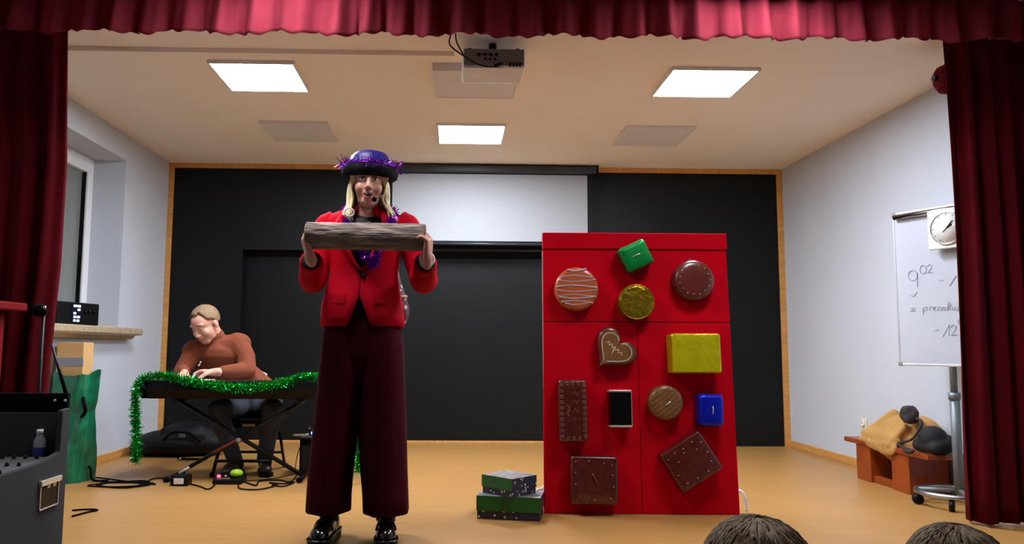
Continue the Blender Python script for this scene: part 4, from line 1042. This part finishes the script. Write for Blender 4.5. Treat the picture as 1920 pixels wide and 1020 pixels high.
m = MB(); m.tube(spline([W(742, 510, .16), W(720, 470, .16), W(690, 430, .14)], 6), .006, 6); m.build('strap', M['plaid'], sb, True)

# ================================================================== KEYBOARD PLAYER'S CORNER
KY0, KY1, KZ0, KZ1 = 5.12, 5.44, .535, .655
KX0, KX1 = -2.055, -.66
kb = thing('keyboard', 'long black electric piano on a folding stand, trimmed with green tinsel', 'keyboard', (-1.36, 5.28, KZ0))
YZK = Matrix(((0,0,1,0),(1,0,0,0),(0,1,0,0),(0,0,0,1)))
prof = [(KY0+.03, KZ0), (KY1, KZ0), (KY1, KZ0+.055), (KY0+.16, KZ0+.075), (KY0+.15, KZ1), (KY0, KZ1), (KY0-.005, KZ0+.06)]
MB().prism(prof, KX0+.05, KX1-.05, YZK).build('case', M['blackplastic'], kb, bevel=.006)
for a, b in ((KX0, KX0+.05), (KX1-.05, KX1)):
    MB().prism([(KY0+.02, KZ0+.03), (KY0+.05, KZ0-.0), (KY1, KZ0), (KY1, KZ0+.075), (KY0+.16, KZ1-.02), (KY0+.15, KZ1), (KY0, KZ1), (KY0-.005, KZ0+.06)], a, b, YZK).build('end_cheek', M['blackmatte'], kb, bevel=.006)
nw = 52; kw = (KX1-KX0-.12)/nw
keymesh = MB().box((0, 0, 0), (kw*.93, .145, .02)).mesh('white_key'); keymesh.materials.append(M['white'])
bkmesh = MB().box((0, 0, 0), (kw*.55, .09, .028)).mesh('black_key'); bkmesh.materials.append(M['blackplastic'])
kinv = INV[kb.name]
for i in range(nw):
    o = bpy.data.objects.new('white_key', keymesh); COL.objects.link(o); o.parent = kb; o.location = kinv @ Vector((KX0+.06+i*kw, KY0+.165, KZ0+.065))
    if i % 7 in (0, 1, 3, 4, 5) and i < nw-1:
        o = bpy.data.objects.new('black_key', bkmesh); COL.objects.link(o); o.parent = kb; o.location = kinv @ Vector((KX0+.06+(i+.72)*kw, KY0+.167, KZ0+.075))
sheet = MB().box((-1.93, 5.14, KZ1+.001), (-1.60, 5.27, KZ1+.004)).build('paper_sheet', mat('white_paper', (225, 222, 214), .8, var=.02))
tag(sheet, 'white paper sheet under the seated man\'s hands on the keyboard', 'paper')
# X stand
xs = thing('keyboard_stand', 'black folding X-shaped stand under the electric piano', 'stand', (-1.42, 5.26, 0))
cx_ = -1.42
for k, (a, b) in enumerate((((-1.845, .02), (-1.02, KZ0-.03)), ((-.99, .02), (-1.82, KZ0-.03)))):
    y = 5.24+.03*k
    m = MB(); m.tube([(a[0], y, a[1]), (b[0], y, b[1])], .014, 10); bar = m.build('leg', M['blackmetal'], xs, True)
    MB().tube([(a[0], 5.12, .018), (a[0], 5.40, .018)], .016, 10).build('foot_bar', M['blackmetal'], bar, True)
    MB().tube([(b[0], 5.14, KZ0-.018), (b[0], 5.42, KZ0-.018)], .016, 10).build('top_bar', M['blackmetal'], bar, True)
    for yy in (5.115, 5.405): MB().tube([(a[0], yy-.006, .02), (a[0], yy+.012, .02)], .0195, 10).build('end_cap', M['blackmatte'], bar, True)
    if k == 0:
        MB().tube([(lerp(a[0], b[0], .32), y-.012, lerp(a[1], b[1], .32)), (lerp(a[0], b[0], .52), y-.012, lerp(a[1], b[1], .52))], .009, 8).build('red_reflection_strip', mat('painted_red_reflection', (128, 50, 26), .45), bar, True)  # red reflection along the leg, painted as a coloured strip
        MB().tube([(lerp(a[0], b[0], .05), y-.012, lerp(a[1], b[1], .05)), (lerp(a[0], b[0], .13), y-.012, lerp(a[1], b[1], .13))], .009, 8).build('white_label', M['white'], bar, True)
MB().lathe([(.02, -.03), (.02, .02), (.012, .03)], (0, 0, 0), 14, Matrix.Translation((cx_, 5.24, .26)) @ Matrix.Rotation(PI/2, 4, 'X')).build('pivot_bolt', M['steel'], xs, True)
# green tinsel draped over the piano
M['greentinsel'] = mat('green_tinsel', (30, 196, 80), .1, metal=.9, var=.35, scale=60)
M['greencore'] = mat('green_core', (4, 70, 20), .6)
gt = thing('tinsel_garland', 'long green tinsel garland draped along the piano and hanging off both ends', 'garland', (-1.36, 5.1, KZ1))
pp = [P(254, 866, Y=5.10), P(255, 830, Y=5.10), P(254, 780, Y=5.10), P(254, 735, Y=5.10), P(262, 715, Y=5.11), P(285, 705, Y=5.14), P(310, 706, Y=5.15), P(335, 709, Y=5.12), P(365, 716, Y=5.105), P(400, 723, Y=5.10), P(440, 726, Y=5.09), P(480, 726, Y=5.09), P(520, 720, Y=5.10), P(545, 714, Y=5.12), P(570, 707, Y=5.14), P(600, 706, Y=5.13), P(640, 712, Y=5.11), P(664, 720, Y=5.10), P(670, 760, Y=5.10), P(671, 820, Y=5.10), P(672, 885, Y=5.10)]
tinsel(gt, spline(pp, 5), .038, 2600, M['greentinsel'], 5, .0055, core=M['greencore'])
# stool / folding chair
ch = thing('folding_chair', 'black folding chair with a pale backrest, carrying the seated man', 'chair', (-1.42, 5.6, 0))
CZ = .37
MB().box((-1.61, 5.50, CZ-.025), (-1.23, 5.86, CZ)).build('seat', M['blackplastic'], ch, bevel=.008)
for sx in (-1.615, -1.245):
    MB().tube([(sx, 5.33, .012), (sx, 5.62, CZ-.02), (sx, 5.78, .62)], .012, 10).build('front_leg', M['blackmetal'], ch, True)
    MB().tube([(sx+.02, 5.78, .012), (sx+.02, 5.52, CZ-.03)], .011, 10).build('rear_leg', M['blackmetal'], ch, True)
    for y in (5.33, 5.78): MB().tube([(sx+(.02 if y > 5.5 else 0), y, 0), (sx+(.02 if y > 5.5 else 0), y-.002, .03)], .017, 10).build('rubber_foot', M['blackmatte'], ch, True)
MB().tube([(-1.615, 5.39, .10), (-1.245, 5.39, .10)], .010, 8).build('front_rail', M['blackmetal'], ch, True)
MB().tube([(-1.595, 5.70, .12), (-1.225, 5.70, .12)], .010, 8).build('rear_rail', M['blackmetal'], ch, True)
MB().box((-1.605, 5.50, CZ-.06), (-1.235, 5.512, CZ-.02)).build('seat_apron', M['blackmetal'], ch, bevel=.002)
MB().box((-1.47, 5.497, CZ-.05), (-1.38, 5.4995, CZ-.03)).build('cream_sticker', mat('cream_sticker', (206, 186, 138), .7), ch)
for x in (-1.60, -1.24): MB().ell((x, 5.495, CZ-.045), (.011, .006, .011), nu=10, nv=6).build('bolt', M['steel'], ch, True)
q = []
for k in range(9):
    u = k/8; x = lerp(-1.60, -1.385, u); yb = 5.80+.03*math.sin(PI*u)
    q.append([Vector((x, yb-.02, .50)), Vector((x, yb-.01, .60)), Vector((x, yb, .68+.03*math.sin(PI*u)))])
MB().loft(q, cap=False, closed=False).build('backrest', mat('pale_grey_plastic', (176, 188, 192), .4), ch, True, solid=.02)

# ------------------------------------------------------------------ the seated man
mn = thing('person', 'man in brown turtleneck writing with a pen at the keyboard', 'person', (-1.45, 5.62, 0))
Q = lambda px, py, Y: P(px, py, Y=Y)
M['sweater'] = mat('rust_brown_knit', (122, 58, 30), .9, var=.12, scale=10, bump=.1, bscale=200, sheen=.15)
M['jeans'] = mat('dark_denim', (42, 46, 56), .85, var=.3, scale=12)
M['manhair'] = mat('short_light_brown_hair', (136, 108, 78), .7, var=.35, scale=60, stretch=(3, 3, 1))
mh = Q(386, 609, 5.50)
MH = Matrix.Translation(mh) @ Euler((R(34), R(0), R(-26)), 'XYZ').to_matrix().to_4x4()
MH = Matrix.Translation(mh) @ Matrix.Rotation(R(-24), 4, 'Z') @ Matrix.Rotation(R(30), 4, 'X') @ Matrix.Rotation(R(-6), 4, 'Y')
HSM = 1.1
mb = MB(); head_shape(mb, MH, HSM, 1.08)
nb = Q(402, 642, 5.60); ls_ = Q(362, 658, 5.57); rs_ = Q(450, 645, 5.62)
mb.caps(nb, MH @ Vector((0, .03, -.05)), .055, .055)
pel = Vector((-1.42, 5.70, CZ+.10))
mb.chain([pel, Q(420, 695, 5.68), Q(408, 660, 5.62)], [.085, .09, .085], 16)
mb.chain([ls_, rs_], [.055, .055])
lel = Q(340, 697, 5.50); rel = Q(464, 694, 5.52)
lw_ = Q(346, 700, 5.34); rw_ = Q(400, 698, 5.33)
lw_.z = max(lw_.z, KZ1+.035); rw_.z = max(rw_.z, KZ1+.045)
mb.chain([ls_, lel, lw_], [.05, .042, .028]); mb.chain([rs_, rel, rw_], [.05, .042, .028])
hand_shape(mb, rw_, (-1, -.10, -.02), (.1, -.25, -1), (0, -1, .4), (32, 40, 28), 4, 1.05, .5)
hand_shape(mb, lw_+Vector((-.0, 0, -.005)), (.15, -1, -.12), (0, -.1, -1), (1, 0, 0), (18, 24, 18), 5, 1.0, .3)
k1 = Q(408, 770, 5.36); k2 = Q(512, 768, 5.36)
f1 = Vector((-1.49, 5.42, .10)); f2 = Vector((-1.31, 5.50, .10))
mb.chain([pel+Vector((-.08, 0, 0)), k1, f1], [.06, .05, .04]); mb.chain([pel+Vector((.08, 0, 0)), k2, f2], [.06, .05, .04])
organic(mb, 'body', M['skin2'], mn, .006, 3)
face_parts(MH, mn, HSM, mat('brown_brow', (158, 108, 84), .7), lids=True, skin=M['skin2'])
sw = MB()
sw.loft([sring(c, rx, ry, 28) for c, rx, ry in ((pel+Vector((0, .03, .06)), .16, .11), (Q(424, 715, 5.69), .175, .125), (Q(414, 690, 5.66), .19, .13), (Q(408, 668, 5.62), .2, .125), (Q(405, 655, 5.605), .17, .11), (Q(402, 645, 5.60), .10, .09), (Q(398, 638, 5.575), .068, .068), (Q(396, 632, 5.56), .068, .068), (Q(394, 627, 5.55), .066, .066))])
sw.chain([ls_+Vector((.02, .0, 0)), lel, lw_.lerp(lel, .25)], [.078, .056, .042]); sw.chain([rs_+Vector((-.02, 0, 0)), rs_.lerp(rel, .5)+Vector((.015, 0, 0)), rel, rw_.lerp(rel, .28)], [.085, .068, .062, .042])
sw.caps(nb, MH @ Vector((0, .04, -.115)), .066, .064); sw.chain([ls_, rs_], [.076, .08]); sw.chain([Q(440, 690, 5.7), pel+Vector((.04, .04, .08))], [.11, .10])
organic(sw, 'turtleneck_sweater', M['sweater'], mn, .008, 3)
je = MB()
je.chain([pel+Vector((-.08, .02, -.02)), k1, k1.lerp(f1, .5), f1+Vector((0, 0, .0))], [.095, .072, .06, .052], 14); je.chain([pel+Vector((.08, .02, -.02)), k2, k2.lerp(f2, .5), f2+Vector((0, 0, .0))], [.095, .072, .06, .052], 14)
je.ell(pel+Vector((0, .0, -.02)), (.17, .12, .09))
organic(je, 'jeans', M['jeans'], mn, .009, 2)
for f, an in ((f1, R(-12)), (f2, R(20))):
    SM = Matrix.Translation((f.x, f.y, 0)) @ Matrix.Rotation(an, 4, 'Z')
    out = [(.0, .10), (.03, .09), (.04, .05), (.036, 0), (.044, -.07), (.05, -.12), (.044, -.16), (.02, -.185), (0, -.19)]
    poly = out+[(-x, y) for x, y in out[-2:0:-1]]
    shoe = MB().prism(poly, 0, .025, SM).build('shoe', M['blackplastic'], mn, bevel=.004)
    up = MB(); up.ell((0, -.11, .045), (.043, .07, .035), SM, 18, 10); up.ell((0, -.04, .06), (.04, .07, .045), SM, 18, 10); up.ell((0, .05, .065), (.037, .045, .05), SM, 18, 10)
    organic(up, 'shoe_upper', mat('dark_brown_leather', (46, 26, 18), .4), shoe, .007, 3)
    for k in range(3): MB().tube([SM @ Vector((-.025, -.05-.025*k, .098-.008*k)), SM @ Vector((.025, -.05-.025*k, .098-.008*k))], .003, 6).build('lace', M['blackmatte'], shoe, True)
# short hair: thin layer over the crown with receding temples
NHU, NHV = 48, 16; hv = MB(); rows = []
Hs = MH @ Matrix.Scale(HSM, 4)
for i in range(NHV+1):
    row = []
    for j in range(NHU):
        b = 2*PI*j/NHU                       # 0 = face
        lim = interp([(0, 42), (18, 46), (32, 34), (46, 44), (66, 80), (85, 88), (100, 112), (140, 122), (180, 126)], min(math.degrees(b), 360-math.degrees(b)))
        a = R(lim)*i/NHV
        rad = 1+(.045 if i < NHV else -.02)+.012*math.sin(9*b+i)+random.uniform(-.006, .006)
        x = .077*math.sin(a)*math.sin(b)*rad; y = .010-.100*math.sin(a)*math.cos(b)*rad; z = .032+.090*math.cos(a)*rad
        row.append(Hs @ Vector((x, y, z)))
    rows.append(row)
hv.loft(rows, cap=False); hv.build('short_hair', M['manhair'], mn, True, solid=.008)
pn = thing('pen', 'slim pen held in the seated man\'s fingers', 'pen', Q(378, 690, 5.30))
pa = Q(366, 697, 5.29); pb = Q(377, 678, 5.27); pa.z = max(pa.z, KZ1+.012)
MB().tube([pa, pa.lerp(pb, .55)], .005, 8).build('barrel', M['blackplastic'], pn, True); MB().tube([pa.lerp(pb, .55), pb], .006, 8).build('cap', M['chrome'], pn, True)

# ------------------------------------------------------------------ floor clutter around the player
M['bagcloth'] = mat('black_nylon', (9, 9, 10), .6, var=.3, scale=10, spec=.2)
sg = thing('duffel_bag', 'black nylon gear bag slumped on the floor by the left wall', 'bag', (-2.22, 6.35, 0))
m = MB(); m.ell((-2.24, 6.42, .10), (.34, .24, .11)); m.ell((-2.14, 6.42, .16), (.24, .2, .11)); m.ell((-2.42, 6.4, .075), (.18, .2, .08)); m.ell((-1.98, 6.42, .10), (.16, .16, .10)); m.caps((-2.3, 6.3, .2), (-2.02, 6.32, .22), .035, .03)
sgb = organic(m, 'bag_body', M['bagcloth'], sg, .012, 2)
MB().tube(spline([(-2.30, 6.22, .12), (-2.2, 6.18, .2), (-2.08, 6.19, .2), (-1.99, 6.24, .12)], 6), .010, 8).build('carry_strap', M['blackmatte'], sg, True)
MB().cbox((-2.13, 6.205, .175), (.05, .012, .028)).build('strap_buckle', mat('grey_buckle', (120, 120, 124), .4), sg, bevel=.003)
MB().tube(spline([(-2.13, 6.14, .012), (-2.05, 6.08, .014), (-1.95, 6.10, .012), (-1.90, 6.12, .012)], 5), .009, 8).build('loose_strap', M['blackmatte'], sg, True)
MB().ell((-2.10, 6.10, .014), (.012, .012, .010), nu=8, nv=6).build('strap_ring', M['chrome'], sg, True)
am = thing('amplifier', 'black box amplifier on the floor behind the performer\'s leg', 'amplifier', (-.90, 5.5, 0))
MB().box((-1.055, 5.44, .0), (-.74, 5.70, .245)).build('cabinet', M['blackmatte'], am, bevel=.008)
MB().box((-1.04, 5.434, .02), (-.755, 5.44, .2)).build('grille', mat('speaker_grille_cloth', (18, 18, 19), .9, bump=.5, bscale=400), am)
dv = thing('audio_interface', 'small grey audio device with blue display on the amplifier', 'device', (-.93, 5.5, .246))
MB().box((-1.05, 5.46, .246), (-.80, 5.64, .262)).build('tray', M['greyplastic'], dv, bevel=.004)
MB().box((-1.0, 5.48, .262), (-.80, 5.62, .30)).build('housing', M['blackplastic'], dv, bevel=.006)
MB().box((-.985, 5.476, .272), (-.925, 5.48, .29)).build('blue_display', mat('blue_lit_display', (120, 190, 240), .3, emit=(110, 190, 245), estr=1.2), dv)
MB().cbox((-1.07, 5.47, .268), (.07, .05, .012)).build('side_handle', M['alu'], dv, bevel=.003)
MB().ell((-1.0, 5.50, .312), (.009, .009, .010), nu=10, nv=6).build('knob', M['steel'], dv, True)
ad = thing('power_adapter', 'black power adapter with white label on the floor beside the stand foot', 'power adapter', (-1.72, 5.02, 0))
MB().box((-1.775, 4.99, 0), (-1.665, 5.08, .065)).build('adapter_body', M['blackplastic'], ad, bevel=.008)
MB().box((-1.752, 4.987, .014), (-1.69, 4.99, .05)).build('white_label', M['white'], ad, bevel=.002)
pd = thing('effects_pedal', 'small black effects pedal with green knob and red light on the floor', 'pedal', (-1.435, 5.1, 0))
MB().add([(-1.53, 5.05, 0), (-1.345, 5.05, 0), (-1.345, 5.19, 0), (-1.53, 5.19, 0), (-1.53, 5.05, .03), (-1.345, 5.05, .03), (-1.345, 5.19, .055), (-1.53, 5.19, .055)], [(0,3,2,1),(4,5,6,7),(0,1,5,4),(1,2,6,5),(2,3,7,6),(3,0,4,7)]).build('pedal_case', M['blackmetal'], pd, bevel=.006)
MB().ell((-1.395, 5.12, .062), (.042, .04, .026)).build('green_knob', mat('lime_green_plastic', (150, 190, 40), .3), pd, True)
MB().ell((-1.50, 5.09, .046), (.013, .013, .012), nu=10, nv=7).build('red_light', mat('red_indicator', (255, 60, 90), .3, emit=(255, 50, 80), estr=2.5), pd, True)
MB().ell((-1.455, 5.09, .046), (.008, .008, .010), nu=10, nv=7).build('foot_switch', M['chrome'], pd, True)
MB().box((-1.50, 5.055, .034), (-1.42, 5.062, .044)).build('name_strip', M['steel'], pd)
def cord(label, pts, r=.0045, z=.006):
    o = MB().tube(spline([Vector((x, y, z if len(q) == 0 else q[0])) for x, y, *q in pts], 7), r, 6).build('cable', M['blackmatte'], None, True)
    return tag(o, label, 'cable', 'cables on the stage floor')
fl = lambda px, py: tuple(P(px, py, Z=.006))[:2]
rnd = random.Random(12)
coil = [fl(180, 895)]
for k in range(22):
    a = k*2*PI/5.5; c = fl(235, 908); coil.append((c[0]+(.17+.02*rnd.uniform(-1, 1))*math.cos(a)*(1+.15*math.sin(k)), c[1]+(.10+rnd.uniform(-.03, .03))*math.sin(a)+.02*math.sin(k*1.7)))
coil += [fl(290, 897), fl(320, 899), (-1.79, 5.04)]
cord('black cable coiled on the floor between the green bag and the stand', coil)
cord('black cable running from the power adapter to the pedal', [(-1.66, 5.04), fl(375, 912), fl(390, 917), fl(402, 910), (-1.535, 5.12)])
cord('black cable loop lying in front of the pedal', [(-1.36, 5.045), fl(450, 916), fl(480, 918), fl(505, 914), fl(520, 908), fl(505, 905), fl(530, 907), fl(552, 904), fl(530, 912), fl(510, 909)])
cord('black cable trailing from pedal towards the amplifier', [(-1.34, 5.12), fl(480, 910), fl(487, 902), fl(520, 900), fl(545, 903), (-1.06, 5.42)])
cord('thin black cable hanging beside the amplifier', [(-1.058, 5.5, .2), (-1.08, 5.49, .12), (-1.09, 5.47, .02), (-1.10, 5.43), (-1.16, 5.30), (-1.25, 5.2), (-1.34, 5.16)], .003)
cord('black cable end on the floor right of the mixer case', [fl(135, 957), fl(160, 955), fl(183, 956), fl(165, 960), fl(135, 968)], .005)

# ================================================================== CHILDREN IN FRONT OF THE STAGE
M['kidhair'] = mat('mousy_brown_hair', (88, 70, 50), .7, spec=.12, rgb2=(140, 118, 92), scale=30, stretch=(4, 4, .7))
def child(label, px, py, Y, s, shirt, seed):
    top = P(px, py, Y=Y); hc = top-Vector((0, 0, .118*s))
    o = thing('person', label, 'person', (hc.x, hc.y+.02, ZH), group='children watching from the hall')
    Hm = Matrix.Translation(hc) @ Matrix.Rotation(PI, 4, 'Z')
    b = MB(); head_shape(b, Hm, s)
    sh = hc.z-.20*s; hp = sh-.36
    b.chain([(hc.x, hc.y-.02, sh-.02), (hc.x, hc.y-.02, hp)], [.085, .10], 14)
    for sx in (-1, 1):
        b.chain([(hc.x+sx*.11, hc.y-.02, sh-.03), (hc.x+sx*.14, hc.y-.02, sh-.20), (hc.x+sx*.12, hc.y+.06, sh-.36)], [.04, .032, .024])
        b.chain([(hc.x+sx*.055, hc.y-.02, hp), (hc.x+sx*.06, hc.y-.01, (hp+ZH)/2), (hc.x+sx*.06, hc.y-.02, ZH+.04)], [.065, .045, .034])
        b.caps((hc.x+sx*.06, hc.y-.03, ZH+.035), (hc.x+sx*.065, hc.y+.09, ZH+.03), .034, .03)
    organic(b, 'body', M['skin'], o, .009, 3)
    c = MB(); c.chain([(hc.x, hc.y-.02, sh-.02), (hc.x, hc.y-.02, hp)], [.10, .115], 14); c.chain([(hc.x-.11, hc.y-.02, sh-.03), (hc.x+.11, hc.y-.02, sh-.03)], [.055, .055])
    for sx in (-1, 1): c.chain([(hc.x+sx*.11, hc.y-.02, sh-.03), (hc.x+sx*.14, hc.y-.02, sh-.20), (hc.x+sx*.125, hc.y+.04, sh-.32)], [.05, .042, .036])
    organic(c, 'shirt', shirt, o, .010, 3)
    hh = MB(); rnd = random.Random(seed); Hs = Hm @ Matrix.Scale(s, 4)
    hh.ell((0, .018, .036), (.083, .10, .088), Hs, 24, 14)
    for k in range(520):
        bb = rnd.uniform(0, 2*PI); dl = min(math.degrees(bb), 360-math.degrees(bb))
        end = R(interp([(0, 55), (50, 70), (90, 100), (180, 135)], dl)); a0 = rnd.uniform(.05, .9)*end*.6
        pts = []
        for q_ in range(5):
            a = lerp(a0, end, q_/4); b2 = bb+.25*math.sin(k)+.1*q_*math.sin(k*1.3); rr_ = 1.0+.03*rnd.random()
            pts.append(Hs @ Vector((.085*math.sin(a)*math.sin(b2)*rr_, .018-.103*math.sin(a)*math.cos(b2)*rr_, .036+.09*math.cos(a)*rr_)))
        hh.tube(pts, [.002*s, .0035*s, .0038*s, .003*s, .001*s], 5)
    hh.build('hair', M['kidhair'], o, True)
    return o
child('child with brown hair in the foreground, head in front of the red board', 1412, 977, 1.32, 1.06, mat('grey_shirt', (90, 92, 100), .85), 3)
child('child with brown hair in the foreground at the bottom right, below the curtain', 1782, 990, 1.18, .80, mat('blue_shirt', (60, 70, 110), .85), 4)
